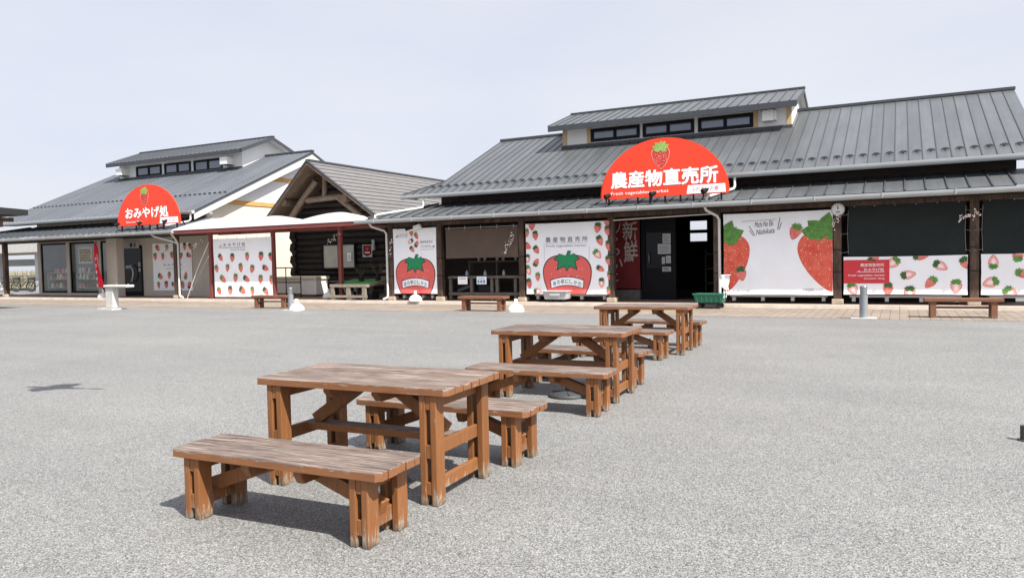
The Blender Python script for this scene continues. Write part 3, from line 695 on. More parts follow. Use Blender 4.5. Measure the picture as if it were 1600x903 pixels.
g = MB(); g.prismx([(yb0+.1, 4.3), (mir(yb0)-.1, 4.3), (mir(ylow), 4.5), (ylow, 4.5)], -27.652, -27.61); g.prismx([(ymid, 5.6), (mir(ymid), 5.6), (mir(yup), 5.8), (yup, 5.8)], -27.652, -27.61)
g.build('gable_beam', MT['ochre'], shop)
g = MB()
for sg in (1, -1):
    f2 = (lambda y: y) if sg > 0 else mir
    g.prismx([(f2(22.78), roofz(22.78)-.145), (30.3, zr2-.145), (30.3, zr2-.5), (f2(22.78), roofz(22.78)-.42)], -27.26, -27.22)
g.prismx([(22.9, 3.82), (30.3, zr2-.3), (30.3, zr2-.34), (22.9, 3.78)], -27.65, -27.27); g.prismx([(mir(22.9), 3.82), (30.3, zr2-.3), (30.3, zr2-.34), (mir(22.9), 3.78)], -27.65, -27.27)
g.build('bargeboard', MT['pale'], shop)
# glass front
xs = [-40.3, -37.85, -35.35, -33.9]
for x in xs: f = MB(); f.box(x-.13, x+.13, 23.78, 23.9, .22, 2.8); f.build('mullion', MT['beige'], shop)
for a, b in zip(xs, xs[1:]):
    q = MB(); a2, b2 = a+.13, b-.13
    q.box(a2, b2, 23.82, 23.88, .22, .32); q.box(a2, b2, 23.82, 23.88, 2.7, 2.8); q.box(a2, a2+.06, 23.82, 23.88, .32, 2.7); q.box(b2-.06, b2, 23.82, 23.88, .32, 2.7)
    fo = q.build('shop_window', MT['frame'], shop); q = MB(); q.box(a2+.06, b2-.06, 23.845, 23.853, .32, 2.7); q.build('pane', MT['glass'], fo)
q = MB(); q.box(-33.75, -33.63, 23.8, 23.9, .1, 2.5); q.box(-32.24, -32.12, 23.8, 23.9, .1, 2.5); q.box(-33.63, -32.24, 23.8, 23.9, 2.38, 2.5); q.box(-33.63, -32.24, 23.82, 23.88, .1, .3)
do = q.build('entrance_door', MT['frame'], shop); q = MB(); q.box(-33.63, -32.24, 23.845, 23.855, .3, 2.38); q.build('door_glass', MT['glassd'], do)
q = MB(); q.tube([(-32.92+.0, 23.82, 1.55), (-32.9, 23.72, 1.58), (-32.76+.02, 23.7, 1.4), (-32.7, 23.7, 1.15), (-32.78, 23.7, .9), (-32.9, 23.72, .78), (-32.92, 23.82, .8)], .028, 8); q.build('door_handle', MT['plwhite'], do)
q = MB(); q.box(-33.4, -33.0, 23.83, 23.842, 1.42, 1.55); q.box(-32.42, -32.28, 23.79, 23.799, 1.5, 1.7); q.box(-32.42, -32.28, 23.79, 23.799, 1.25, 1.42); q.build('door_label', MT['plgrey'], do)
q = MB(); q.box(-33.2, -32.46, 22.7, 23.1, .1, 2.84); q.build('pillar', MT['beige'], shop, bevel=.02)
for x in (-40.3, -27.6): post(x, shop, MT['timber'], bands=())
pipe([(-27.35, 22.68, 3.8), (-27.35, 22.68, 3.5), (-27.4, 22.62, 3.42), (-28.4, 21.75, cz(21.75)), (-28.52, 21.64, cz(21.64)), (-28.52, 21.6, 2.95)], shop)
pipe([(-28.3, 21.42, 2.86), (-28.2, 21.5, 2.76), (-27.5, 21.9, 2.52), (-27.38, 21.97, 2.45)], shop)
pipe([(-27.0, 21.36, 2.86), (-27.05, 21.5, 2.76), (-27.28, 21.9, 2.5), (-27.34, 21.97, 2.4), (-27.34, 21.97, .3), (-27.3, 21.95, .2), (-27.05, 21.9, .15)], shop)
for xv in (-39.95, -31.55):
    v = MB(); v.box(xv, xv+.5, 28.1, 28.6, 6.72, 7.1, 0); v.prismx([(28.04, 6.62), (28.6, 6.72), (28.6, 6.7), (28.04, 6.6)], xv-.02, xv+.52, 1); v.build('vent_hood', [MT['white'], MT['trim']], shop, bevel=.01)
# dim inside: back partition, display shelves with goods
q = MB(); q.box(-40.2, -33.9, 25.3, 25.4, .1, 3.4); q.build('inner_partition', MT['cream'], shop)
q = MB(); q.box(-40.2, -33.9, 23.95, 25.3, .102, .12); q.build('inner_floor', MT['cream'], shop)

# ------------------------------------------------------------------ log cabin between them
cab = thing('log_cabin', (-21.4, 25.5, 0), 'dark log cabin with steep shingled gable roof between the two shops', 'building')
AP = Vector((-21.39, 23.5, 5.66)); cs = .768
rf = MB()
for sg in (-1, 1):
    hw = 3.45; N = 15
    for k in range(N):
        a0, a1 = hw*k/N, hw*(k+1)/N
        yf0 = 23.5+.18*a0; yf1 = 23.5+.18*a1
        z0 = AP.z-cs*a0; z1 = AP.z-cs*a1
        x0, x1 = AP.x+sg*a0, AP.x+sg*a1
        q = [(x0, yf0, z0+.0), (x1, yf1, z1+.03), (x1, 36, z1+.03), (x0, 36, z0)]
        rf.add(q, [(0, 1, 2, 3)] if sg < 0 else [(3, 2, 1, 0)], 0)
        rf.add([(x1, yf1, z1+.03), (x1, 36, z1+.03), (x1, 36, z1), (x1, yf1, z1)], [(0, 1, 2, 3)], 3)
    # verge board and metal edge
    e0 = (AP.x, 23.5, AP.z); e1 = (AP.x+sg*hw, 23.5+.18*hw, AP.z-cs*hw)
    rf.beam((e0[0], e0[1]-.03, e0[2]-.02), (e1[0], e1[1]-.03, e1[2]-.02), .06, .09, 3, up=(0, 1, .01))
    rf.beam((e0[0], e0[1]+.0, e0[2]-.13), (e1[0], e1[1], e1[2]-.13), .05, .13, 1, up=(0, 1, .01))
    # board underside
    for k in range(18):
        a0, a1 = hw*k/18, hw*(k+1)/18-.006
        x0, x1 = AP.x+sg*a0, AP.x+sg*a1; yy0 = 23.55+.18*a0; yy1 = 23.55+.18*a1
        rf.add([(x0, yy0, AP.z-cs*a0-.1), (x1, yy1, AP.z-cs*a1-.1), (x1, 25.6, AP.z-cs*a1-.1), (x0, 25.6, AP.z-cs*a0-.1)], [(0, 1, 2, 3)] if sg > 0 else [(3, 2, 1, 0)], 1)
rf.box(AP.x-.1, AP.x+.1, 23.5, 36, AP.z-.03, AP.z+.05, 3)
rf.build('roof', [m_tile(), MT['board'], MT['log'], MT['trim']], cab)
wl = MB(); 
for k in range(12):
    z = .1+.14+.27*k; h = 0
    xl, xr = -24.15, -15.05
    wl.tube([(xl-.22*(k % 2), 25.6, z), (xr, 25.6, z)], .145, 10)
for k in range(12, 21):
    z = .1+.14+.27*k; hw = (AP.z-.2-z)/cs
    if hw > .1: wl.tube([(AP.x-hw, 25.6, z), (AP.x+hw, 25.6, z)], .145, 8)
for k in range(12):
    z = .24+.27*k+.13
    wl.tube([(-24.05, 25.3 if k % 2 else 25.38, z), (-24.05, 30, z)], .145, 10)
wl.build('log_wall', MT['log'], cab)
tr = MB()
tr.tube([(AP.x-.18, 24.2, AP.z-.75), (AP.x-1.0, 24.2, 4.1), (-23.2, 24.2, 3.2)], [.13, .14, .15], 8)
tr.tube([(-22.1, 24.2, 4.12), (-20.2, 24.2, 4.2)], .13, 8); tr.tube([(AP.x+.25, 24.2, 4.2), (AP.x+.3, 24.2, 5.2)], .11, 8)
tr.tube([(AP.x+.9, 24.2, 4.2), (-19.2, 24.2, 3.3)], .13, 8)
tr.build('roof_truss', MT['board'], cab)
for x in (-23.2, -19.95):
    q = MB(); q.tube([(x, 23.95, 4.09), (x, 26, 4.09)], .17, 14); q.build('purlin', MT['board'], cab)
w_ = window_unit(cab, -22.42, -20.58, 25.42, 1.2, 2.32, 2, 'cabin_window', .07)
q = MB(); q.box(-21.25, -21.2, 25.3, 25.36, 1.5, 1.75); 
q = MB(); q.box(-24, -15.2, 25.0, 25.4, .66, .73); q.box(-24, -23.9, 25.05, 25.35, .1, .66); q.box(-20, -19.9, 25.05, 25.35, .1, .66); q.box(-17, -16.9, 25.05, 25.35, .1, .66)
q.build('wall_bench', MT['darkwood'], cab)
for zz in (0, .27*1):
    pass
fl = MB(); fl.box(-27.6, -15.05, 23.905, 25.7, -.1, .098); tag(fl.build('cabin_porch_floor', MT['slab']), kind='structure')
wp = thing('wall_poster', (-19.97, 25.4, 1.72), 'small framed dark red poster on the log cabin wall', 'poster')
q = MB(); q.box(-20.22, -19.72, 25.41, 25.435, 1.7, 2.22, 0); q.box(-20.185, -19.755, 25.405, 25.41, 1.82, 2.19, 1); q.prism([(-20.185, 1.819), (-19.97, 1.73), (-19.755, 1.819)], 25.405, 25.41, 1)
q.blob((-20.02, 25.404, 2.06), .045, 2, sq=(1, .05, 1)); q.blob((-19.93, 25.404, 2.06), .045, 2, sq=(1, .05, 1)); q.prism([(-20.06, 2.05), (-19.975, 1.95), (-19.89, 2.05)], 25.4015, 25.4045, 2); q.box(-20.1, -19.84, 25.402, 25.4045, 1.87, 1.91, 3)
q.build('sheet', [MT['plgrey'], MT['maroon'], MT['redcloth'], MT['inkw']], wp)
wp = thing('wall_lamp', (-19.55, 25.3, 2.0), 'grey cylinder wall lamp beside the red poster', 'lamp')
q = MB(); q.tube([(-19.55, 25.3, 1.98), (-19.55, 25.3, 2.42)], .07, 14); q.build('shade', MT['plgrey'], wp); q = MB(); q.box(-19.58, -19.52, 25.35, 25.46, 2.16, 2.24); q.build('bracket', MT['frame'], wp)
wn = thing('window_notice', (-20.95, 25.35, 1.6), 'small pale blue notice on the right pane of the cabin window', 'notice')
q = MB(); q.box(-21.0, -20.78, 25.345, 25.35, 1.55, 1.9, 0)
for k in range(3): q.box(-20.97, -20.81, 25.342, 25.344, 1.62+.08*k, 1.65+.08*k, 1)
q.build('sheet', [MT['banner'], MT['inkg']], wn)

# ------------------------------------------------------------------ white vaulted awning on red steel frame
aw = thing('vaulted_awning', (-21.9, 22.1, 0), 'white cloth awning of three shallow vaults on a red brown steel frame', 'awning')
q = MB(); q.box(-26.85, -17.05, 21.36, 21.46, 2.81, 2.97); q.box(-26.85, -17.05, 23.7, 23.78, 2.81, 2.95)
for x in (-26.8, -25.6, -22.74, -19.9, -17.1): q.box(x, x+.06, 21.46, 23.7, 2.83, 2.93)
q.build('frame', MT['steelred'], aw)
for x in (-25.5, -22.0, -18.62):
    q = MB(); q.box(x-.07, x+.07, 22.03, 22.17, .1, 2.84); po = q.build('post', MT['steelred'], aw, bevel=.008)
    q = MB(); q.box(x-.13, x+.13, 21.97, 22.23, .1, .115); q.build('base_plate', MT['steelred'], po)
def vault(xa, za, xp, zp, xb, zb):
    q = MB(); n = 26; prof = []
    for k in range(n+1):
        x = xa+(xb-xa)*k/n
        if x < xp: u = (x-xa)/(xp-xa); z = za+(zp-za)*math.sin(math.pi/2*u)
        else: u = (xb-x)/(xb-xp); z = zb+(zp-zb)*math.sin(math.pi/2*u)
        prof.append((x, z))
    ys = [21.34, 21.9, 22.6, 23.2, 23.8]; base = 3.0
    vs = [(x, y, 2.97+(z-2.97)*(1-.75*(y-21.34)/2.46)-.05*(y-21.34)/2.46) for y in ys for x, z in prof]
    fs = [(j*(n+1)+i, j*(n+1)+i+1, (j+1)*(n+1)+i+1, (j+1)*(n+1)+i) for j in range(len(ys)-1) for i in range(n)]
    q.add(vs, fs, 0, True)
    # hanging front edge down to the frame
    q.add([(x, 21.338, z) for x, z in prof]+[(x, 21.335, 2.96) for x, z in prof], [(i, n+1+i, n+2+i, i+1) for i in range(n)], 0)
    return q.build('cloth_vault', MT['awn'], aw)
vault(-26.85, 3.0, -24.0, 3.36, -22.78, 3.17); vault(-22.78, 3.17, -21.2, 3.32, -19.8, 3.11); vault(-19.8, 3.11, -18.0, 3.31, -16.8, 3.03)

# ------------------------------------------------------------------ picnic tables and benches
def plank(mb, x0, x1, y0, y1, z0, z1, ch0=0, ch1=0):
    """board with its weathered top (material 0) and painted sides (1); ch = cut corners on the front or back edge"""
    c = .028
    p = [(x0+ch0*c, y0), (x1-ch0*c, y0), (x1, y0+ch0*c), (x1, y1-ch1*c), (x1-ch1*c, y1), (x0+ch1*c, y1), (x0, y1-ch1*c), (x0, y0+ch0*c)]
    q = []
    for a in p:
        if not q or (abs(a[0]-q[-1][0])+abs(a[1]-q[-1][1])) > 1e-6: q.append(a)
    if abs(q[0][0]-q[-1][0])+abs(q[0][1]-q[-1][1]) < 1e-6: q.pop()
    n = len(q); e = .005
    cx, cy = (x0+x1)/2, (y0+y1)/2
    ins = [(x+(e if x < cx else -e), y+(e if y < cy else -e)) for x, y in q]
    vs = [(x, y, z0) for x, y in q]+[(x, y, z1-e) for x, y in q]+[(x, y, z1) for x, y in ins]
    mb.add(vs, [tuple(range(n-1, -1, -1))]+[(i, (i+1) % n, (i+1) % n+n, i+n) for i in range(n)], 1)
    mb.add(vs, [tuple(range(2*n, 3*n))]+[(i+n, (i+1) % n+n, (i+1) % n+2*n, i+2*n) for i in range(n)], 0)
def picnic(name, L, D, h, lyo, boards, rails, brace, stretcher, seatname):
    root = thing(name, (0, 0, 0), None, None)
    t = MB(); bw = D/boards; rr = random.Random(boards)
    for k in range(boards):
        j = rr.uniform(-.004, .004)
        plank(t, -L/2+j, L/2+j, -D/2+k*bw+.0045, -D/2+(k+1)*bw-.0045, h-.047+rr.uniform(0, .001), h+rr.uniform(-.0015, .0015), k == 0, k == boards-1)
    t.build(seatname, [MT['top'], MT['edge']], root, local=True)
    for sx in (-1, 1):
        for sy in (-1, 1):
            lg = MB()
            ya, yb = sorted((sy*lyo, sy*(lyo-.1)))
            lg.box(sx*.6-.06, sx*.6-.017, ya, yb, 0, h-.049); lg.box(sx*.6+.017, sx*.6+.06, ya, yb, 0, h-.049)
            lg.build('leg', MT['paint'], root, bevel=.005, local=True)
        for z0, z1 in rails:
            r = MB(); r.box(sx*.6-.0165, sx*.6+.0165, -lyo+.004, lyo-.004, z0, z1); r.build('end_rail', MT['paint'], root, bevel=.004, local=True)
        b = MB(); xb = .19
        b.prismx([(-D*.42, h-.048), (-D*.42, h-.08), (-D*.36, h-.125), (D*.36, h-.125), (D*.42, h-.08), (D*.42, h-.048)], sx*xb-.027, sx*xb+.027)
        b.build('batten', MT['paint'], root, bevel=.004, local=True)
        z0 = brace
        b = MB(); b.beam((sx*(.53 if stretcher else .63), 0, z0), (sx*(xb-.05), 0, h-.08), .07, .085); b.build('brace', MT['paint'], root, bevel=.004, local=True)
    if stretcher:
        s = MB(); plank(s, -.6, .6, -.06, .06, stretcher, stretcher+.05); s.build('stretcher', [MT['top'], MT['paint']], root, local=True)
    return root
table0 = picnic('picnic_table', 1.5, .76, .73, .36, 7, [(.59, .678), (.29, .375), (.065, .145)], .39, .325, 'tabletop')
bench0 = picnic('picnic_bench', 1.5, .43, .415, .19, 5, [(.285, .362), (.065, .15)], .16, None, 'seat')
TB = [(-3.174, 4.12, .049, 'nearest weathered wooden picnic table, largest in the photo, with orange brown legs'),
      (-3.242, 7.558, .066, 'second picnic table of the row, standing between the nearest and the farthest'),
      (-3.556, 11.481, .06, 'farthest and smallest picnic table, in front of the dark entrance')]
BN = [(-3.126, 3.235, .042, 'worn bench in the foreground, nearest seat to the camera with peeling front edge'),
      (-3.112, 4.919, .03, 'bench tucked behind the nearest picnic table'),
      (-3.174, 6.718, .044, 'bench in front of the second picnic table, touching the nearest tabletop corner in view'),
      (-3.331, 8.337, -.01, 'bench behind the second picnic table, seen between its legs'),
      (-3.687, 10.666, -.005, 'bench in front of the farthest picnic table'),
      (-3.597, 12.373, -.01, 'bench behind the farthest picnic table, last of the row')]
for i, (x, y, a, lb) in enumerate(TB):
    o = table0 if i == 0 else copy_tree(table0)
    o.location = (x, y, 0); o.rotation_euler = (0, 0, a); tag(o, lb, 'table', 'row of picnic tables on the plaza')
for i, (x, y, a, lb) in enumerate(BN):
    o = bench0 if i == 0 else copy_tree(bench0)
    o.location = (x, y, 0); o.rotation_euler = (0, 0, a); tag(o, lb, 'bench', 'benches along the picnic tables')
# cast iron parasol feet under the tables
def parasol_base():
    r = thing('parasol_base', (0, 0, 0), None, None)
    q = MB(); q.lathe([(.2, 0), (.205, .02), (.19, .035), (.12, .045), (.05, .06), (.035, .065)], n=24)
    for k in range(6):
        a = k*math.pi/3; q.beam((.05*math.cos(a), .05*math.sin(a), .055), (.18*math.cos(a), .18*math.sin(a), .042), .015, .014)
    q.build('ring', MT['iron'], r, local=True)
    q = MB(); q.tube([(0, 0, .06), (0, 0, .2)], .024, 12); q.build('socket', MT['iron'], r, local=True); return r
for i, (x, y, lb) in enumerate(((-3.1, 4.02, 'grey iron parasol foot on the asphalt under the nearest picnic table'), (-3.2, 7.45, 'iron parasol foot under the second picnic table'), (-3.5, 11.45, 'iron parasol foot under the farthest picnic table'))):
    o = parasol_base() if i == 0 else copy_tree(pb0)
    if i == 0: pb0 = o
    o.location = (x, y, .001); tag(o, lb, 'parasol base', 'parasol feet under the tables')
def arcade_bench():
    r = thing('arcade_bench', (0, 0, 0), None, None); h = .43; t = MB()
    for k in range(4): plank(t, -.75, .75, -.2+.1*k+.002, -.1+.1*k-.002, h-.07, h)
    t.build('seat', [MT['paint2'], MT['paint2']], r, local=True)
    for sx in (-1, 1):
        for sy in (-1, 1):
            l = MB(); l.box(sx*.58-.06, sx*.58+.06, sy*.12-.05, sy*.12+.05, 0, h-.072); l.build('leg', MT['paint2'], r, bevel=.006, local=True)
        l = MB(); l.box(sx*.58-.03, sx*.58+.03, -.069, .069, .12, .2); l.build('end_rail', MT['paint2'], r, local=True)
    l = MB(); l.box(-.55, .55, -.03, .03, .2, .25); l.build('stretcher', MT['paint2'], r, local=True)
    return r
ab0 = arcade_bench()
for i, (x, y, a, lb) in enumerate(((-18.89, 18.85, .05, 'low brown bench before the white strawberry banner, left of the steel bollard'), (-10.76, 19.0, .02, 'low brown bench before the brown blind and timber stall'), (1.23, 19.25, .07, 'low brown bench at right, before the low strawberry banners'))):
    o = ab0 if i == 0 else copy_tree(ab0)
    o.location = (x, y, .004); o.rotation_euler = (0, 0, a); tag(o, lb, 'bench', 'brown benches on the brick walkway')

# ------------------------------------------------------------------ round red roof signs
def roof_sign(name, cx, hw, z0, H, kanji, kz, kx, eng, ex, tagtxt, tagx, bx, label):
    y = 21.5; r = thing(name, (cx, y, cz(y)-.07), label, 'sign')
    n = 40; poly = [(cx-hw, z0)]+[(cx-hw*math.cos(math.pi*k/n), z0+.06+(H-.06)*math.sin(math.pi*k/n)) for k in range(n+1)]+[(cx+hw, z0)]
    q = MB(); q.prism(poly, y, y+.06, 0)
    q.build('board', [MT['signred']], r)
    q = MB()
    for a, b in zip(poly[1:-1], poly[2:-1]): q.beam((a[0], y+.03, a[1]), (b[0], y+.03, b[1]), .075, .02, 0, up=(0, 1, 0.001))
    q.build('rim', MT['signred'], r)
    X = lambda u: cx-hw+2*hw*u; Z = lambda v: z0+H*v
    text(kanji, (X(kx[0]), X(kx[1]), Z(kz[0]), Z(kz[1])), y-.006, MT['inkw'], r, 'main_lettering', strike=.017)
    text(eng, (X(ex[0]), X(ex[1]), Z(.055), Z(.125)), y-.006, MT['inkw'], r, 'small_lettering')
    q = MB(); q.prism([(X(tagx[0])+.04, Z(.165)), (X(tagx[0]), Z(.02)), (X(tagx[1]), Z(.02)), (X(tagx[1])-.02, Z(.165))], y-.006, y-.002); tg = q.build('name_tag', MT['signwhite'], r)
    text(tagtxt, (X(tagx[0])+.14, X(tagx[1])-.2, Z(.055), Z(.13)), y-.009, MT['inkp'], tg, 'tag_lettering')
    q = MB(); s = .36*H/1.65; q.flat([(X(bx)+a*.98*s, Z(.72)-.02+b*1.03*s) for a, b in BERRY_S], y-.004, 2); berry(q, X(bx), Z(.72)-.02, s, 0, y-.003, 0, 1, squash=.93)
    q.build('strawberry_print', [MT['berryS'], MT['leafy'], MT['berryin']], r)
    for u in (.06, .3, .4, .52, .64, .74, .95): q = MB(); q.box(X(u)-.02, X(u)+.02, y+.0, y+.06, cz(y)-.08, z0+.02); q.build('foot', MT['frame'], r)
    for u in (.15, .85): q = MB(); q.beam((X(u), y+.06, z0+.9), (X(u), y+.75, cz(y+.75)-.06), .04, .04); q.build('stay', MT['frame'], r)
    for u in (.07, .44, .84):
        q = MB(); x = X(u); q.tube([(x-.05, 21.3+.02, z0-.1), (x-.02, 21.25, z0+.02)], .02, 8)
        q.tube([(x-.04, 21.2, z0+.04), (x+.05, 21.3, z0+.1)], [.085, .06], 14); q.tube([(x+.05, 21.3, z0+.1), (x+.08, 21.34, z0+.12)], [.06, .03], 14)
        q.beam((x-.04, 21.32, z0-.2), (x-.04, 21.32, z0-.08), .1, .03); q.build('spotlight', MT['frame'], r)
    return r
roof_sign('round_roof_sign', -6.13, 1.87, 3.22, 1.66, '農産物直売所', (.19, .47), (.085, .925), 'Fresh vegetables market', (.08, .55), 'ふれあいの郷', (.69, .985), .49, 'big red half round sign of the vegetables market, on the right canopy roof')
roof_sign('round_roof_sign', -28.57, 1.98, 3.27, 1.68, 'おみやげ処', (.185, .45), (.14, .83), 'Souvenir Shop', (.145, .41), 'くまくら', (.69, .98), .46, 'smaller looking red half round sign of the souvenir shop, on the left canopy roof')

# ------------------------------------------------------------------ banners
MT['bflat'] = m_fabric('flat_red_print', S(224, 104, 98)); MT['gflat'] = simple('flat_green_print', S(34, 138, 88), .7, var=.03)
BM = [MT['banner'], MT['berry'], MT['leafd'], MT['berryin'], MT['berryw'], MT['redcloth'], MT['ink'], MT['bflat'], MT['gflat'], MT['berryL'], MT['leaf']]
def cloth(mb, x0, x1, z0, z1, y, seed, m=0, sag=.02):
    rr = random.Random(seed); nx, nz = 14, 10; vs = []
    for j in range(nz+1):
        for i in range(nx+1):
            u, v = i/nx, j/nz
            ex = sag*(4*v*(1-v))*(.5-u)*.9; ez = sag*(4*u*(1-u))*(.5-v)*1.1
            vs.append((x0+(x1-x0)*u+ex+rr.uniform(-.003, .003), y+rr.uniform(0, .002), z0+(z1-z0)*v+ez))
    mb.add(vs, [(j*(nx+1)+i, j*(nx+1)+i+1, (j+1)*(nx+1)+i+1, (j+1)*(nx+1)+i) for j in range(nz) for i in range(nx)], m)
def ties(mb, x0, x1, z1, m, n=6):
    for k in range(n):
        x = x0+(x1-x0)*(k+.5)/n; mb.beam((x, 22.0, z1-.03), (x, 22.02, z1+.1), .008, .008, m)
def banner(name, box, label, prints, y=22.0, base=0, cat='banner', seed=1, group=None):
    x0, x1, z0, z1 = box; r = thing(name, ((x0+x1)/2, y, z0), label, cat, group)
    q = MB(); cloth(q, x0, x1, z0, z1, y, seed, base); 
    rr = random.Random(seed)
    clip = (x0+.012, x1-.012, z0+.012, z1-.012)
    for p in prints:
        px, pz, s, rot, kind = p
        berry(q, px, pz, s, R(rot), y-.002, 1, 2 if rr.random() < .6 else 10, cut=(3, 4) if kind == 'cut' else None, clip=clip, squash=rr.uniform(.85, 1.05))
    return r, q, y
def mapper(zx0, zx1, zy0, zy1, x0, x1, z0, z1):
    return lambda a, b: (x0+(a-zx0)/(zx1-zx0)*(x1-x0), z1-(b-zy0)/(zy1-zy0)*(z1-z0))
def big_berry_on(q, cx, z0, ztop, y, x0, x1, z1, root, s=1.07):
    """plain round strawberry printed at the foot of a banner, with a ribbon of writing"""
    zc = ztop-.72*s; clip = (x0+.01, x1-.01, z0+.01, z1)
    SB = []
    for i in range(len(BERRY)):
        p0, p1, p2, p3 = (Vector(BERRY[(i+j) % len(BERRY)]) for j in (-1, 0, 1, 2))
        for t in (0, .25, .5, .75): SB.append(tuple(.5*(2*p1+(p2-p0)*t+(2*p0-5*p1+4*p2-p3)*t*t+(3*p1-p0-3*p2+p3)*t**3)))
    for sc_, m, dy in ((1.04, 6, .003), (1., 7, .005)):
        poly = [(cx+a*s*sc_, zc+b*s*sc_) for a, b in SB]
        sub = [p for p in poly]; out = []
        for i in range(len(sub)):
            p, c = sub[i-1], sub[i]; ip, ic = p[1] >= z0+.01, c[1] >= z0+.01
            if ip != ic: t = (z0+.01-p[1])/(c[1]-p[1]); out.append((p[0]+(c[0]-p[0])*t, z0+.01))
            if ic: out.append(c)
        q.flat(out, y-dy, m)
    for k, (a, ln) in enumerate(((-80, .42), (-40, .5), (0, .42), (40, .5), (80, .42))):
        for gr, m, dy in ((1.12, 6, .0065), (1., 8, .008)):
            an = R(180+a); d = (math.sin(an), math.cos(an)); p = (-d[1], d[0]); b0 = (cx, ztop-.02); l2 = ln*gr; w2 = .13*gr
            q.flat([(b0[0]-p[0]*.03, b0[1]-p[1]*.03), (b0[0]+d[0]*l2*.5-p[0]*w2, b0[1]+d[1]*l2*.5-p[1]*w2), (b0[0]+d[0]*l2, b0[1]+d[1]*l2), (b0[0]+d[0]*l2*.5+p[0]*w2, b0[1]+d[1]*l2*.5+p[1]*w2), (b0[0]+p[0]*.03, b0[1]+p[1]*.03)], y-dy-.0002*k, m)
    for gr, m, dy in ((.06, 6, .0065), (.035, 8, .0095)):
        q.flat([(cx-gr, ztop-.05), (cx+gr, ztop-.05), (cx+.1+gr, ztop+.12+gr*.6), (cx+.1-gr, ztop+.14+gr*.6)], y-dy, m)
    rr = random.Random(4)
    for k in range(16):
        u, v = rr.uniform(-.58, .58), rr.uniform(.04, .42)
        q.flat([(cx+u*s-.008, zc+v*s-.02), (cx+u*s+.012, zc+v*s-.02), (cx+u*s+.008, zc+v*s+.025)], y-.0062, 4)
    for gr, m, dy in ((.025, 6, .0105), (0, 0, .012)):
        n = 12; top = []; bot = []
        for k in range(n+1):
            t = -1+2*k/n; top.append((cx+t*(.56+gr), z0+.54+gr-.1*t*t)); bot.append((cx+t*(.54+gr), z0+.3-gr-.1*t*t))
        q.flat(bot+top[::-1], y-dy, m)
    tx = '道の駅にしかた'
    for k, ch in enumerate(tx):
        t = -1+2*(k+.5)/7; x = cx+t*.5; z = z0+.345-.1*t*t
        text(ch, (x-.058, x+.058, z, z+.13), y-.0145, MT['ink'], root, 'ribbon_lettering', bold=.008, rot=-t*.16)

# souvenir banner between the steel posts
F = mapper(222, 497, 520, 790, -25.24, -22.0, .18, 2.57)
pts = [(257, 608, 35), (313, 610, -5), (384, 607, 0), (448, 607, -10), (494, 612, 20), (235, 660, 15), (288, 657, -8), (352, 657, 5), (405, 663, -15), (468, 660, 70), (265, 708, 50), (325, 703, -8), (378, 708, 60), (443, 710, -5), (494, 713, -10), (245, 763, 30), (298, 760, 0), (357, 760, 55), (404, 762, 5), (466, 763, 45)]
rr = random.Random(3)
r, q, y = banner('strawberry_banner', (-25.24, -22.0, .18, 2.57), 'white banner with scattered strawberries hung between red steel posts of the awning', [(*F(a, b), rr.uniform(.155, .19), d, 'whole') for a, b, d in pts], seed=3)
ties(q, -25.24, -22.0, 2.57, 6); q.build('cloth', BM, r)
a = F(272, 557); b = F(377, 541); text('お み や げ 処', (a[0], b[0], a[1], b[1]), y-.006, MT['ink'], r)
a = F(305, 579); b = F(377, 569); text('Souvenir shop', (a[0], b[0], a[1], b[1]), y-.006, MT['inkg'], r, 'small_lettering')
q = MB(); a = F(262, 564); b = F(377, 562); q.flat([(a[0], a[1]), (b[0], a[1]), (b[0], a[1]+.015), (a[0], a[1]+.015)], y-.006)
for dx in (248, 255): a = F(dx, 565); b = F(dx+8, 549); q.flat([(a[0], a[1]), (a[0]+.02, a[1]), (b[0]+.02, b[1]), (b[0], b[1])], y-.006)
q.build('rule_lines', MT['ink'], r)
# souvenir poster on the wall
F = mapper(65, 510, 215, 750, -31.35, -28.68, .35, 2.56)
pts = [(130, 270, 40), (230, 270, -30), (97, 365, 5), (185, 365, 0), (290, 355, 10), (392, 365, -15), (435, 260, 0), (480, 360, 70), (500, 265, 30), (150, 590, 60), (250, 580, -10), (437, 580, 170), (125, 690, 5), (213, 685, 0), (300, 685, 60), (397, 690, 20), (475, 685, 170), (360, 590, 10)]
r, q, y = banner('wall_poster', (-31.35, -28.68, .35, 2.56), 'white strawberry poster on the beige wall, half behind a dark timber post', [(*F(a, b), rr.uniform(.145, .175), d, 'whole') for a, b, d in pts], y=23.77, seed=5, cat='poster')
q.build('sheet', BM, r)
a = F(190, 472); b = F(400, 446); text('お み や げ 処', (a[0], b[0], a[1], b[1]), y-.006, MT['ink'], r)
q = MB(); a = F(215, 506); b = F(400, 502); q.flat([(a[0], a[1]), (b[0], a[1]), (b[0], b[1]), (a[0], b[1])], y-.006); q.build('rule_lines', MT['inkg'], r)
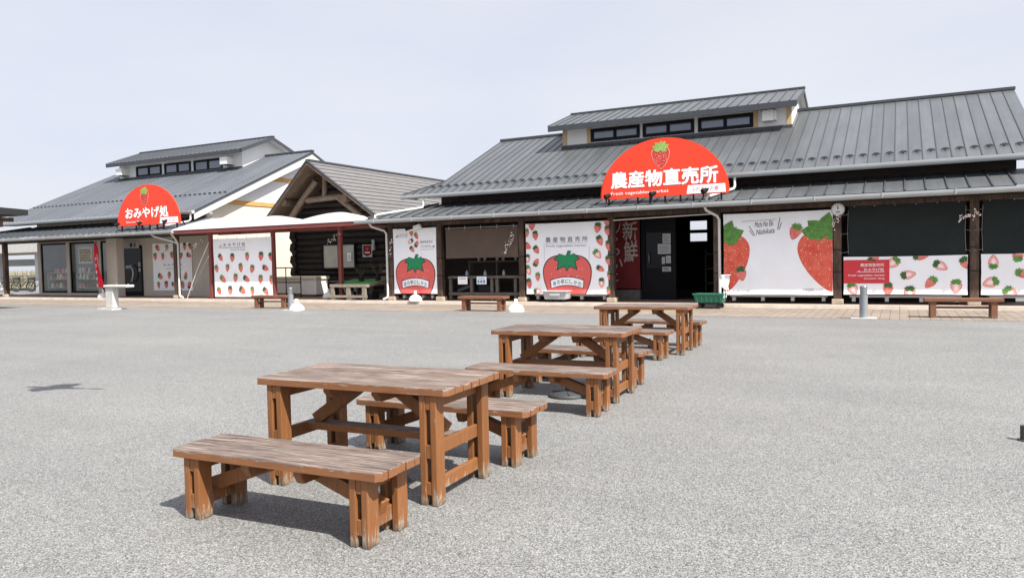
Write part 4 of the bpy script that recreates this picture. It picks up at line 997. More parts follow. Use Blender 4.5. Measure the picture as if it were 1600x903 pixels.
# tall banner with the round strawberry
F = mapper(180, 466, 318, 736, -16.12, -14.29, .34, 2.65)
r, q, y = banner('tall_banner', (-16.12, -14.29, .34, 2.65), 'tall narrow white banner with falling strawberries above one big round strawberry', [(*F(a, b), .12, d, k) for a, b, d, k in ((305, 350, 10, ''), (338, 370, 30, ''), (297, 402, -60, 'cut'), (338, 418, 150, ''), (308, 453, 40, ''))], seed=7)
big_berry_on(q, -15.2, .34, 1.56, y, -16.12, -14.29, 2.65, r); ties(q, -16.12, -14.29, 2.65, 6, 4); q.build('cloth', BM, r)
a = F(212, 366); b = F(278, 352); text('お み や げ 処', (a[0], b[0], a[1], b[1]), y-.006, MT['ink'], r)
a = F(362, 415); b = F(441, 400); text('農 産 物 直 売 所', (a[0], b[0], a[1], b[1]), y-.006, MT['ink'], r)
a = F(365, 437); b = F(430, 427); text('Fresh vegetables', (a[0], b[0], a[1], b[1]), y-.006, MT['inkg'], r, 'small_lettering')
q = MB()
for x0_, x1_, zz in ((195, 278, 373), (365, 455, 442), (362, 452, 456)): a = F(x0_, zz); b = F(x1_, zz-1.5); q.flat([(a[0], a[1]), (b[0], a[1]), (b[0], b[1]), (a[0], b[1])], y-.006)
for c_, d_ in ((206, 372), (448, 440)): a = F(c_-7, d_); b = F(c_, d_-10); q.flat([(a[0], a[1]), (a[0]+.09, a[1]), (b[0]+.02, b[1])], y-.0065)
q.build('rule_lines', MT['ink'], r)
# square banner
F = mapper(105, 722, 115, 660, -10.83, -7.94, .34, 2.62)
pts = [(180, 208, 5, ''), (187, 318, 30, ''), (184, 413, 150, ''), (193, 527, 0, ''), (193, 637, 90, 'cut'), (116, 285, 60, ''), (112, 185, 0, ''), (122, 475, 20, 'cut'), (125, 578, 10, ''), (115, 385, 0, 'cut'), (155, 128, 0, ''), (638, 167, -10, ''), (653, 262, 20, ''), (635, 362, 40, 'cut'), (655, 470, 60, ''), (660, 575, 0, 'cut'), (716, 300, 0, ''), (714, 410, 10, ''), (718, 520, 0, ''), (708, 190, 0, ''), (705, 122, 0, ''), (716, 640, 0, '')]
r, q, y = banner('square_banner', (-10.83, -7.94, .34, 2.62), 'square white banner with strawberries down both sides and market lettering above a round strawberry', [(*F(a, b), [.15, .138, .16][int(a) % 3], d, k) for a, b, d, k in pts], seed=9)
big_berry_on(q, -9.39, .34, 1.555, y, -10.83, -7.94, 2.62, r); ties(q, -10.83, -7.94, 2.62, 6)
q.build('cloth', BM, r)
a = F(257, 264); b = F(567, 224); text('農 産 物 直 売 所', (a[0], b[0], a[1], b[1]), y-.006, MT['ink'], r)
a = F(262, 304); b = F(555, 283); text('Fresh vegetables market', (a[0], b[0], a[1], b[1]), y-.006, MT['inkg'], r, 'small_lettering')
q = MB(); a = F(257, 273); b = F(567, 271.5); q.flat([(a[0], a[1]), (b[0], a[1]), (b[0], b[1]), (a[0], b[1])], y-.006)
for u in (245, 575): a = F(u, 400); b = F(u+1.5, 275 if u < 300 else 300); q.flat([(a[0], a[1]), (b[0], a[1]), (b[0], b[1]), (a[0], b[1])], y-.006)
q.build('rule_lines', MT['inkg'], r)
# wide banner with two giant strawberries
F = mapper(192, 1003, 120, 715, -4.5, -1.6, .34, 2.62)
r, q, y = banner('wide_banner', (-4.5, -1.6, .34, 2.65), 'wide white banner with two giant strawberries, beside the entrance and the round clock', [(*F(330, 560), .2, 10, ''), (*F(735, 262), .22, -20, '')], seed=11)
clip = (-4.49, -1.61, .35, 2.64)
berry(q, F(205, 0)[0], 1.38, .95, 0, y+.001, 9, 10, clip=clip, squash=.95, leaves=((-72, .62), (-30, .55), (12, .58), (48, .5), (78, .62), (-100, .4), (104, .42))); berry(q, F(968, 0)[0], 1.42, 1.0, R(9), y+.001, 9, 10, clip=clip, squash=.98, leaves=((-72, .62), (-30, .55), (12, .58), (48, .5), (78, .62), (-100, .4), (104, .42)))
ties(q, -4.5, -1.6, 2.65, 6); q.build('cloth', BM, r)
a = F(437, 212); b = F(578, 172); text('Michi No Eki', (a[0], b[0], a[1]-.03, b[1]-.03), y-.006, MT['ink'], r, rot=.07, shear=.3)
a = F(447, 268); b = F(585, 228); text('Nishikata', (a[0], b[0], a[1]-.02, b[1]-.03), y-.006, MT['ink'], r, rot=.09, shear=.3)
a = F(790, 684); b = F(935, 666); text('＃道の駅にしかた', (a[0], b[0], a[1], b[1]), y-.006, MT['inkg'], r, 'small_lettering')
a = F(258, 682); b = F(390, 676); text('道の駅にしかた', (a[0], b[0], a[1]-.02, b[1]), y-.006, MT['inkg'], r, 'small_lettering')
q = MB()
for (a0, b0), (a1, b1) in (((390, 208), (436, 278)), ((394, 240), (424, 280)), ((604, 240), (622, 155)), ((614, 240), (634, 190))):
    a = F(a0, b0); b = F(a1, b1); q.flat([(a[0], a[1]), (a[0]+.018, a[1]), (b[0]+.018, b[1]), (b[0], b[1])], y-.006)
a = F(335, 173); b = F(600, 165); q.flat([(a[0], a[1]), (b[0], b[1]), (b[0], b[1]+.008), (a[0], a[1]+.008)], y-.0058)
q.build('rule_lines', MT['ink'], r)
# low banners under the dark mesh screens
F = mapper(75, 875, 450, 703, -1.34, 1.52, .36, 1.37)
pts = [(283, 452, 150, ''), (405, 495, -50, 'cut'), (508, 572, 100, 'cut'), (585, 452, 90, ''), (645, 625, -40, ''), (710, 518, 60, 'cut'), (865, 505, 30, ''), (140, 665, 20, 'cut'), (375, 668, 0, ''), (515, 692, 0, 'cut'), (805, 650, 0, 'cut')]
r, q, y = banner('low_banner', (-1.34, 1.52, .36, 1.37), 'low white strawberry banner with a red panel of white lettering, under a dark mesh screen', [(*F(a, b), .17, d, k) for a, b, d, k in pts], seed=13, group='low strawberry banners')
a = F(76, 628); b = F(383, 472); q.box(a[0], b[0], y-.01, y-.004, a[1], b[1], 5); q.build('cloth', BM, r)
for tx, c, nm in (('農産物直売所', (190, 348, 517, 496), 'lettering'), ('おみやげ処', (214, 348, 547, 527), 'lettering'), ('Fresh vegetables market', (108, 352, 583, 568), 'small_lettering'), ('Souvenir shop', (214, 352, 604, 589), 'small_lettering')):
    a = F(c[0], c[2]); b = F(c[1], c[3]); text(tx, (a[0], b[0], a[1], b[1]), y-.013, MT['inkw'], r, nm, bold=.006)
q = MB(); a = F(160, 554); b = F(350, 551); q.flat([(a[0], a[1]), (b[0], a[1]), (b[0], b[1]), (a[0], b[1])], y-.013); q.flat([F(160, 554), F(176, 554), F(190, 540)], y-.013); q.build('rule_lines', MT['inkw'], r)
pts = [(1028, 495, 180, 'cut'), (1170, 452, 180, ''), (1205, 572, 70, ''), (1010, 625, -70, 'cut'), (1130, 692, 40, 'cut'), (1330, 500, 20, 'cut'), (1450, 600, -30, ''), (1560, 500, 60, 'cut'), (1650, 640, 10, '')]
r, q, y = banner('low_banner', (1.8, 4.72, .36, 1.38), 'low white strawberry banner at the right edge, all berries and no red panel', [(1.8+(a-955)*.003575, F(0, b)[1], .17, d, k) for a, b, d, k in pts], seed=15, group='low strawberry banners')
q.build('cloth', BM, r)
# dark mesh screens and brown blind
def screen(name, box, mat, label, cat, y=22.04, group=None, hooks=6):
    x0, x1, z0, z1 = box; r = thing(name, ((x0+x1)/2, y, z0), label, cat, group)
    q = MB(); cloth(q, x0, x1, z0, z1, y, int(abs(x0*10)), 0); q.build('mesh_sheet' if mat == 'mesh' else 'sheet', MT[mat], r)
    q = MB(); q.tube([(x0, y, z1+.03), (x1, y, z1+.03)], .012, 6); q.build('top_rod', MT['gutter'], r)
    for k in range(hooks):
        x = x0+.15+(x1-x0-.3)*k/(hooks-1); q = MB(); q.beam((x, y-.01, z1-.03), (x, y, z1+.09), .014, .014); q.build('hook', MT['plgrey'], r)
    if mat == 'mesh':
        for xe, xp in ((x0, x0-.2), (x1, x1+.1)):
            for z in (2.5, 2.0, 1.5): q = MB(); q.tube([(xe, y-.012, z), (xp, y-.05, z-.03)], .004, 5); q.build('tie_cord', MT['gutter'], r)
            q = MB(); q.tube([(xe, y-.013, 1.45), (xe-.02, y-.013, 2.0), (xe, y-.013, 2.6)], .004, 5); q.build('edge_cord', MT['gutter'], r)
screen('mesh_screen', (-1.22, 1.48, 1.36, 2.72), 'mesh', 'dark green mesh screen right of the round clock, above the red panel', 'screen', group='dark mesh screens')
screen('mesh_screen', (1.84, 4.66, 1.37, 2.72), 'mesh', 'dark green mesh screen at the right edge of the photo', 'screen', group='dark mesh screens')
screen('roller_blind', (-13.93, -11.13, 1.55, 2.56), 'blind', 'brown blind half lowered above the timber stall', 'blind', hooks=5)
# maroon banner by the entrance
r = thing('maroon_banner', (-8.1, 23.42, .42), 'dark maroon banner with white brushed characters beside the entrance door', 'banner')
q = MB(); cloth(q, -9.3, -7.43, .45, 2.68, 23.42, 21); q.build('cloth', MT['maroon'], r)
MT['inkold'] = simple('dull_white_ink', S(168, 160, 154), .7, var=.05)
F = mapper(90, 352, 95, 740, -8.38, -7.42, .42, 2.68)
for ch, c in (('新', (190, 328, 280, 108)), ('鮮', (200, 328, 488, 284)), ('ノ', (128, 172, 212, 122)), ('や', (60, 146, 306, 240)), ('つ', (70, 162, 426, 352)), ('い', (84, 188, 545, 450)), ('こ', (72, 146, 660, 588))):
    a = F(c[0], c[2]); b = F(c[1], c[3]); text(ch, (a[0], b[0], a[1], b[1]), 23.412, MT['inkold'], r, 'brush_lettering', bold=.012)
q = MB(); q.box(-9.3, -7.43, 23.3, 23.5, .1, .42); q.build('planter_box', MT['darkwood'], r)

# ------------------------------------------------------------------ things under the arcade
def sprig(x, y, z, w, h, seed, label, parentless=True):
    rr = random.Random(seed); r = thing('blossom_sprig', (x, y, z), label, 'artificial flowers', 'pale blossom sprigs on the posts')
    q = MB(); path = [(x-w/2, y, z-h/2), (x-w*.15, y-.02, z), (x+w*.2, y-.03, z+h*.2), (x+w/2, y-.02, z+h/2)]
    q.tube(path, .006, 5); 
    for k in range(4): a = Vector(path[k % 3+0]); q.tube([a, a+Vector((rr.uniform(-.08, .08), -.02, rr.uniform(-.1, .1)))], .004, 4)
    q.build('twig', MT['twig'], r)
    q = MB()
    for k in range(26):
        t = rr.random(); px = x-w/2+w*t+rr.gauss(0, .03); pz = z-h/2+h*t+rr.gauss(0, .05); py = y-.03+rr.gauss(0, .025)
        n = Vector((rr.gauss(0, 1), -1.2, rr.gauss(0, 1))).normalized(); u = n.orthogonal().normalized(); v = n.cross(u); s = rr.uniform(.012, .026)
        c = Vector((px, py, pz)); q.add([c+(u*math.cos(a)+v*math.sin(a))*s+n*(.008 if a else 0) for a in [2*math.pi*i/5 for i in range(5)]], [(0, 1, 2, 3, 4)])
    q.build('blossoms', MT['petal'], r)
for i, (x, y, z, w, h, lb) in enumerate([(-18.72, 21.88, 2.42, .6, .3, 'pale blossom sprig under the awning, left of its last red post'), (-26.0, 21.9, 2.4, .6, .25, 'pale blossom sprig in front of the beige wall by the awning corner'),
        (-16.16, 21.93, 2.0, .14, .6, 'pale blossom sprig on the post between cabin and tall banner'), (-11.3, 21.9, 2.15, .14, .5, 'upper pale blossom sprig hanging on the brown blind'), (-11.5, 21.9, 1.85, .18, .4, 'lower pale blossom sprig hanging on the brown blind'),
        (-1.49, 21.94, 2.38, .16, .26, 'pale blossom sprig just below the round clock'), (1.42, 21.9, 2.3, .2, .12, 'small pale blossom sprig on the dark mesh left of the rightmost post'), (1.68, 21.95, 2.4, .16, .18, 'pale blossom sprig on the rightmost timber post in view'),
        (-28.1, 21.9, 2.1, .3, .4, 'pale blossom sprig before the strawberry wall poster')]):
    sprig(x, y, z, w, h, 40+i, lb)
# clock
r = thing('wall_clock', (-1.47, 21.94, 2.63), 'round white clock high on the timber post beside the wide banner', 'clock')
def disc(q, c, rad, y0, y1, m, n=32): q.prism([(c[0]+rad*math.cos(2*math.pi*k/n), c[1]+rad*math.sin(2*math.pi*k/n)) for k in range(n)], y0, y1, m)
q = MB(); disc(q, (-1.47, 2.64), .17, 21.93, 21.995, 0); q.build('rim', MT['plgrey'], r); 
q = MB(); disc(q, (-1.47, 2.64), .15, 21.925, 21.932, 0)
for k in range(12):
    a = k*math.pi/6; q.beam((-1.47+.115*math.cos(a), 21.922, 2.64+.115*math.sin(a)), (-1.47+.138*math.cos(a), 21.922, 2.64+.138*math.sin(a)), .012, .004, 1, up=(0, 1, 0))
q.box(-1.52, -1.42, 21.92, 21.924, 2.56, 2.585, 1); q.build('dial', [MT['signwhite'], MT['ink']], r)
q = MB(); q.beam((-1.47, 21.918, 2.64), (-1.455, 21.918, 2.72), .012, .004, up=(0, 1, 0)); q.beam((-1.47, 21.916, 2.64), (-1.47-.02, 21.916, 2.755), .009, .004, up=(0, 1, 0)); q.build('hands', MT['ink'], r)
# flood light box under the canopy
r = thing('floodlight', (-15.05, 21.8, 2.66), 'white box floodlight tilted under the canopy above the tall banner', 'lamp')
q = MB(); q.beam((-15.34, 21.72, 2.56), (-14.82, 21.85, 2.72), .2, .14); q.build('housing', MT['plwhite'], r, bevel=.02); q = MB(); q.beam((-15.3, 21.605, 2.585), (-15.03, 21.672, 2.665), .012, .09); q.build('lens', MT['frame'], r); q = MB(); q.beam((-15.05, 21.8, 2.72), (-15.0, 21.9, 2.84), .05, .05); q.build('bracket', MT['frame'], r)
# white weighted feet
def foot(r=.235):
    o = thing('flag_foot', (0, 0, 0), None, None)
    q = MB(); q.lathe([(r, 0), (r, .05), (r*.94, .1), (r*.72, .17), (r*.4, .215), (.06, .23)], n=28); q.build('weight', MT['plwhite'], o, local=True)
    q = MB(); q.lathe([(.05, .225), (.045, .36), (.03, .365)], n=14); q.build('collar', MT['plwhite'], o, local=True); return o
f0 = foot()
for i, (x, y, z, lb) in enumerate([(-9.68, 18.95, .004, 'white domed flag foot on the bricks right of the middle brown bench'), (-17.05, 18.05, .004, 'white domed flag foot behind the left steel bollard'), (-15.0, 21.68, .1, 'white domed flag foot under the tall narrow banner'), (-20.3, 23.3, .1, 'white domed flag foot on the cabin porch'), (-42.4, 22.6, .1, 'white domed flag foot at the far left edge of the arcade'), (-32.95, 22.3, .1, 'white domed flag foot carrying the red flag pole')]):
    o = f0 if i == 0 else copy_tree(f0); o.location = (x, y, z); tag(o, lb, 'flag foot', 'white domed flag feet')
# red flag
r = thing('red_flag', (-32.95, 22.3, .33), 'narrow red upright flag on a white pole by the souvenir shop pillar', 'flag')
q = MB(); q.tube([(-32.95, 22.3, .33), (-33.42, 22.3, 2.75)], .014, 8); q.tube([(-33.42, 22.3, 2.74), (-33.0, 22.3, 2.7)], .008, 6); q.build('pole', MT['plwhite'], r)
q = MB(); n = 14; vs = []
for k in range(n+1):
    t = k/n; xl = -33.4+.06*t; wd = .1+.36*t**.7+.02*math.sin(9*t); z = 2.66-2.05*t
    for j in range(5): vs.append((xl+wd*j/4*(1 if True else 1), 22.28-.06*math.sin(j*1.4+t*5), z-.02*j))
q.add(vs, [(k*5+j, k*5+j+1, (k+1)*5+j+1, (k+1)*5+j) for k in range(n) for j in range(4)], 0, True); q.build('cloth', m_fabric('bright_red_cloth', S(214, 36, 58)), r)
q = MB()
for k in range(5):
    t = .3+.15*k; xl = -33.3+.06*t; q.box(xl+.02, xl+.12, 22.185, 22.19, 2.6-2.05*t-.1, 2.6-2.05*t-.07); q.box(xl+.05, xl+.075, 22.185, 22.19, 2.6-2.05*t-.16, 2.6-2.05*t-.02)
q.build('white_marks', MT['inkw'], r)
# stay rope by the awning
q = MB(); q.tube([(-25.45, 21.95, 2.42), (-26.1, 21.92, 1.4), (-26.8, 21.9, .11)], .014, 6); tag(q.build('stay_rope', MT['plwhite']), 'pale stay rope slanting from the first red awning post to the floor', 'rope')
# yellow poster, door sign
r = thing('yellow_poster', (-36.6, 23.7, 1.8), 'yellow poster with dark writing inside the souvenir shop window', 'poster')
q = MB(); q.box(-37.12, -36.14, 23.91, 23.915, 1.76, 2.5, 0)
rr = random.Random(5)
q.box(-37.17, -36.09, 23.916, 23.92, 1.71, 2.55, 2)
for k, z in enumerate((2.36, 2.24, 2.1, 1.98, 1.86)):
    x = -37.06
    while x < -36.25: wdt = rr.uniform(.05, .16); q.box(x, min(x+wdt, -36.18), 23.905, 23.909, z-.04, z+.045, 1); x += wdt+.035
q.build('sheet', [MT['yellow'], MT['ink'], MT['plwhite']], r)
r = thing('door_sign', (-32.9, 23.75, 2.4), 'white sign board over the souvenir shop door with a dark round mark', 'sign')
q = MB(); q.box(-33.42, -32.3, 23.74, 23.78, 2.38, 2.68, 0); disc(q, (-32.82, 2.53), .1, 23.732, 23.738, 1, 20); q.box(-32.6, -32.5, 23.732, 23.738, 2.45, 2.6, 1); q.build('board', [MT['conc'], MT['ink']], r)
# display shelves behind the glass
def display(x0, x1, y, tag_):
    r = thing('display_shelf', ((x0+x1)/2, y, .1), tag_, 'shelf', 'display shelves behind the shop glass')
    q = MB()
    for z in (.45, .9, 1.22): q.box(x0, x1, y-.2, y+.2, z, z+.04)
    for x in (x0, x1-.05): q.box(x, x+.05, y-.2, y+.2, .1, 1.26)
    q.build('rack', MT['conc'], r); return r
display(-39.9, -38.2, 24.14, 'display shelf behind the leftmost shop pane'); display(-37.5, -35.6, 24.14, 'display shelf behind the pane with the yellow poster')
rr = random.Random(12); gp = []
for nm, m_, (w0, d0, h0), shp in (('gift_box', 'goodsa', (.16, .14, .2), 0), ('gift_bag', 'goodsb', (.15, .12, .24), 1), ('snack_jar', 'goodsc', (.1, .1, .16), 2)):
    q = MB()
    if shp == 2: q.lathe([(w0/2, 0), (w0/2, h0*.75), (w0*.4, h0*.85), (w0*.42, h0)], n=14)
    elif shp == 1: q.add([(-w0/2, -d0/2, 0), (w0/2, -d0/2, 0), (w0/2, d0/2, 0), (-w0/2, d0/2, 0), (-w0*.42, -.01, h0), (w0*.42, -.01, h0), (w0*.42, .01, h0), (-w0*.42, .01, h0)], [(3, 2, 1, 0), (4, 5, 6, 7), (0, 1, 5, 4), (1, 2, 6, 5), (2, 3, 7, 6), (3, 0, 4, 7)])
    else: q.box(-w0/2, w0/2, -d0/2, d0/2, 0, h0); q.box(-w0/2-.004, w0/2+.004, -d0/2-.004, d0/2+.004, h0*.7, h0+.003)
    gp.append((nm, q, m_))
first = {}
for (x0, x1) in ((-39.8, -38.3), (-37.4, -35.7)):
    for z in (.49, .94, 1.26):
        n = 7 if z > 1 else 6
        for k in range(n):
            i = rr.randrange(3); nm, q, m_ = gp[i]
            if nm not in first: o = q.build(nm, MT[m_], None, local=True); first[nm] = o
            else: o = first[nm].copy(); COL.objects.link(o)
            o.location = (x0+(x1-x0)*(k+.5)/n, 24.06, z); o.rotation_euler = (0, 0, rr.uniform(-.2, .2))
            tag(o, {'gift_box': 'pink gift box on the shelves behind the shop glass', 'gift_bag': 'cream gift bag on the shelves behind the shop glass', 'snack_jar': 'brown snack jar on the shelves behind the shop glass'}[nm], 'goods', {'gift_box': 'pink gift boxes', 'gift_bag': 'cream gift bags', 'snack_jar': 'brown snack jars'}[nm])
# long planters of goods along the foot of the glass
r = thing('display_table', (-34.6, 24.3, .1), 'low white display table behind the narrow shop pane by the pillar', 'table')
q = MB(); q.box(-35.2, -34.1, 24.0, 24.6, .7, .74); q.build('top', MT['conc'], r)
for x in (-35.15, -34.15): q = MB(); q.box(x-.02, x+.02, 24.05, 24.09, .1, .7); q.build('leg', MT['conc'], r)
# white chest, rack
r = thing('white_chest', (-23.1, 24.6, .1), 'long white storage chest with cream lid on the cabin porch', 'chest')
q = MB(); q.box(-24.2, -21.75, 24.2, 24.95, .16, .8); q.build('body', MT['plwhite'], r, bevel=.015); q = MB(); q.box(-24.26, -21.69, 24.15, 25.0, .8, .93); q.build('lid', MT['cream'], r, bevel=.02)
for x in (-24, -22.9, -21.9): q = MB(); q.box(x-.04, x+.04, 24.3, 24.4, .1, .16); q.build('caster', MT['rubber'], r)
r = thing('pipe_rack', (-22.9, 23.3, .1), 'thin black pipe rack in front of the white chest', 'rack')
q = MB()
for x in (-23.4, -22.55, -21.75): q.tube([(x, 23.3, .1), (x, 23.3, 1.32)], .02, 8)
for z in (1.32, .72, .25): q.tube([(-23.4, 23.3, z), (-21.75, 23.3, z)], .022, 8)
q.build('frame', MT['frame'], r)
# green topped display stand
r = thing('display_stand', (-18, 22.5, .1), 'grey pallet-wood display stand topped with a green mat', 'stand')
q = MB(); q.box(-18.9, -17.2, 21.76, 21.84, .58, .69); q.beam((-18.86, 21.84, .62), (-18.86, 23.2, .8), .08, .1); q.beam((-17.24, 21.84, .62), (-17.24, 23.2, .8), .08, .1); q.box(-18.82, -17.28, 23.12, 23.2, .74, .84); q.build('top_frame', MT['greywood'], r)
q = MB(); q.slab([(-18.82, 21.842, .65), (-17.28, 21.842, .65), (-17.28, 23.115, .82), (-18.82, 23.115, .82)], .03); q.build('mat', MT['turf'], r)
for x in (-18.8, -18.05, -17.32):
    for y, zt_ in ((21.8, .558), (23.16, .738)): q = MB(); q.box(x-.085, x+.085, y-.035, y+.035, .1, zt_); q.build('leg', MT['greywood'], r, bevel=.008)
for ya_ in (21.735, 23.2): q = MB(); q.box(-18.95, -17.15, ya_, ya_+.026, .2, .29); q.build('lower_rail', MT['greywood'], r)
for i, (x, y, w_) in enumerate(((-18.45, 22.3, .4), (-17.6, 22.5, .5))):
    o = thing('black_crate', (x, y, .1), ('left' if i == 0 else 'right')+' black crate under the green topped stand', 'crate', 'black crates under the stand')
    q = MB(); h_ = .28
    q.box(x-w_/2, x+w_/2, y-.2, y+.2, .1, .12); q.box(x-w_/2, x+w_/2, y-.2, y-.18, .12, .1+h_); q.box(x-w_/2, x+w_/2, y+.18, y+.2, .12, .1+h_); q.box(x-w_/2, x-w_/2+.02, y-.18, y+.18, .12, .1+h_); q.box(x+w_/2-.02, x+w_/2, y-.18, y+.18, .12, .1+h_)
    for k in range(5): q.box(x-w_/2+.05+k*w_*.19, x-w_/2+.065+k*w_*.19, y-.212, y-.2, .12, .1+h_)
    q.build('tray', MT['rubber'], o); q = MB(); q.box(x-w_/2-.015, x+w_/2+.015, y-.222, y-.2125, .1+h_-.04, .1+h_+.01); q.build('rim', MT['iron'], o)
o = thing('folding_board', (-18.15, 22.0, .1), 'pale board leaning under the green topped stand', 'board'); q = MB(); q.beam((-18.35, 22.05, .55), (-18.0, 22.0, .12), .3, .02); q.build('panel', MT['plgrey'], o, bevel=.004); q = MB(); q.beam((-18.36, 21.9, .56), (-18.01, 21.85, .13), .02, .035); q.build('edge', MT['steel'], o)
for i, (x, y, hh, lb) in enumerate(((-18.2, 22.75, .5, 'left bare potted shrub on the green mat'), (-17.5, 22.85, .75, 'taller bare potted shrub on the green mat'), (-17.0, 23.5, .5, 'bare potted shrub behind the stand by the downpipe'))):
    o = thing('potted_shrub', (x, y,   .775 if i < 2 else .1), lb, 'plant', 'bare potted shrubs'); zb = .775 if i < 2 else .1
    q = MB(); q.lathe([(.09, zb), (.12, zb+.16), (.125, zb+.18), (.1, zb+.175)], (x, y, 0), 14); q.build('pot', MT['rubber'], o)
    q = MB(); rr2 = random.Random(i+60); q2 = MB()
    for k in range(9):
        a = rr2.uniform(0, 6.28); l_ = hh*rr2.uniform(.6, 1); p0 = Vector((x, y, zb+.15)); p1 = p0+Vector((math.cos(a)*l_*.3, math.sin(a)*l_*.3, l_*.5)); p2 = p0+Vector((math.cos(a+.3)*l_*.55, math.sin(a+.3)*l_*.55, l_))
        q.tube([p0, p1, p2], [.009, .006, .003], 5)
        for j in range(7):
            c = p1.lerp(p2, j/6)+Vector((rr2.gauss(0, .04), rr2.gauss(0, .04), rr2.gauss(0, .03))); n = Vector((rr2.gauss(0, 1), rr2.gauss(0, 1), rr2.gauss(0, 1))).normalized(); u = n.orthogonal().normalized()*.022; v = n.cross(u)*.6
            q2.add([c-u, c-v, c+u, c+v], [(0, 1, 2, 3)])
    q.build('stems', MT['twig'], o); q2.build('leaves', MT['hedge'], o)
# timber stall below the blind
r = thing('market_stall', (-13.1, 22.6, .1), 'dark weathered timber stall counter below the brown blind', 'stall')
q = MB(); q.box(-14.0, -11.12, 22.25, 22.95, .86, .94); q.build('counter', MT['darkwood'], r)
for x in (-13.95, -13.1, -12.3, -12.1, -11.4, -11.2): q = MB(); q.box(x-.05, x+.05, 22.3, 22.4, .1, .858); q.build('leg', MT['darkwood'], r)
q = MB(); q.box(-14.0, -11.12, 22.27, 22.295, .28, .38); q.build('lower_rail', MT['darkwood'], r)
q = MB(); q.box(-13.6, -11.4, 23.0, 23.3, 1.4, 1.45); q.build('shelf', MT['darkwood'], r)
for x in (-13.6, -12.5, -11.45): q = MB(); q.box(x, x+.05, 23.0, 23.3, .94, 1.4); q.build('shelf_support', MT['darkwood'], r)
for i, x in enumerate((-13.4, -12.65)):
    o = thing('paper_notice', (x, 22.2, .7), ('plain white' if i == 0 else 'blue printed')+' paper notice hung on the front of the timber stall', 'notice')
    q = MB(); q.box(x-.19, x+.19, 22.235, 22.24, .66, .92, 0); q.box(x-.15, x+.12, 22.23, 22.234, .84, .86, 1 if i else 2)
    if i: 
        for k in range(3): q.box(x-.16+.11*k, x-.08+.11*k, 22.23, 22.234, .7, .8, 1)
    q.build('sheet', [MT['banner'], simple('notice_blue', S(90, 150, 190), .7), MT['inkg']], o); q = MB(); q.box(x-.02, x+.02, 22.225, 22.233, .9, .94); q.build('clip', MT['plgrey'], o)
bo = None
for i in range(9):
    x = -13.5+.245*i
    if bo is None: q = MB(); q.lathe([(.05, 0), (.055, .06), (.05, .13), (.02, .16), (.02, .19)], n=12); bo = q.build('glass_jar', MT['plgrey'], None, local=True); o = bo
    else: o = bo.copy(); COL.objects.link(o)
    o.location = (x, 23.15, 1.452) if i % 3 else (x, 22.7, .942); tag(o, 'small grey jar on the dim stall, one of a few on shelf and counter', 'jar', 'grey jars on the timber stall')
o = thing('tool_box', (-13.2, 22.7, .13), 'dark box lying under the timber stall counter', 'box'); q = MB(); q.beam((-13.75, 22.6, .42), (-13.2, 22.6, .6), .3, .12); q.build('box', MT['iron'], o, bevel=.02); q = MB(); q.box(-12.95, -12.4, 22.5, 22.9, .4, .62); q.build('lid', MT['rubber'], o, bevel=.02)
# racks carrying the banners
for i, (x0, x1, lb) in enumerate(((-10.6, -8.1, 'grey wheeled rack whose feet show below the square banner'), (-4.35, -1.75, 'grey wheeled rack whose feet show below the wide banner'), (-1.2, 1.4, 'grey wheeled rack whose feet show below the low red panel'), (2, 4.5, 'grey wheeled rack whose feet show below the low banner at the right edge'), (-15.9, -14.5, 'dark wheeled rack whose feet show below the tall banner'))):
    o = thing('wheeled_rack', ((x0+x1)/2, 22.4, .1), lb, 'rack', 'wheeled racks behind the banners')
    q = MB(); q.box(x0, x1, 22.15, 22.2, .28, .33); q.box(x0, x1, 22.8, 22.85, .28, .33); q.build('deck_rail', MT['plgrey'] if i < 4 else MT['frame'], o)
    for k in range(4):
        x = x0+.1+(x1-x0-.2)*k/3; q = MB(); q.box(x-.045, x+.045, 22.14, 22.26, .17, .28); q.build('bracket', MT['plgrey'], o); q = MB(); q.prismx([(22.2+.04*math.cos(a*math.pi/6), .14+.04*math.sin(a*math.pi/6)) for a in range(12)], x-.02, x+.02); q.build('caster', MT['rubber'], o)
# grey tub and green cart
o = thing('plastic_tub', (-9.68, 21.95, .1), 'pale grey plastic tub on a small dolly before the square banner', 'tub')
q = MB(); vs = []
for s_, z in ((.36, .2), (.42, .46), (.39, .46), (.33, .22)): vs += [(-9.68+a*s_, 21.9+b*s_*.62, z) for a, b in ((-1, -1), (1, -1), (1, 1), (-1, 1))]
q.add(vs, [(3, 2, 1, 0)]+[(j*4+i, j*4+(i+1) % 4, (j+1)*4+(i+1) % 4, (j+1)*4+i) for j in range(3) for i in range(4)]+[(12, 13, 14, 15)]); q.box(-10.12, -9.24, 21.61, 22.19, .43, .462); q.box(-9.85, -9.5, 21.62, 21.64, .3, .38)
q.build('tub', MT['plgrey'], o, bevel=.01); q = MB(); q.box(-10.0, -9.36, 21.7, 22.1, .17, .2); q.build('dolly', MT['iron'], o)
for x in (-9.95, -9.41):
    for y in (21.74, 22.06): q = MB(); q.tube([(x-.02, y, .135), (x+.02, y, .135)], .034, 10); q.build('caster', MT['rubber'], o)
o = thing('green_hand_cart', (-4.75, 21.5, 0), 'green plastic hand cart with a white handle before the wide banner', 'cart')
q = MB(); vs = []; cx_, cy_ = -4.72, 21.25
for s_, z in ((.36, .17), (.42, .42), (.4, .42), (.34, .2)): vs += [(cx_+a*s_, cy_+b*s_*.68, z) for a, b in ((-1, -1), (1, -1), (1, 1), (-1, 1))]
q.add(vs, [(3, 2, 1, 0)]+[(j*4+i, j*4+(i+1) % 4, (j+1)*4+(i+1) % 4, (j+1)*4+i) for j in range(3) for i in range(4)]+[(12, 13, 14, 15)])
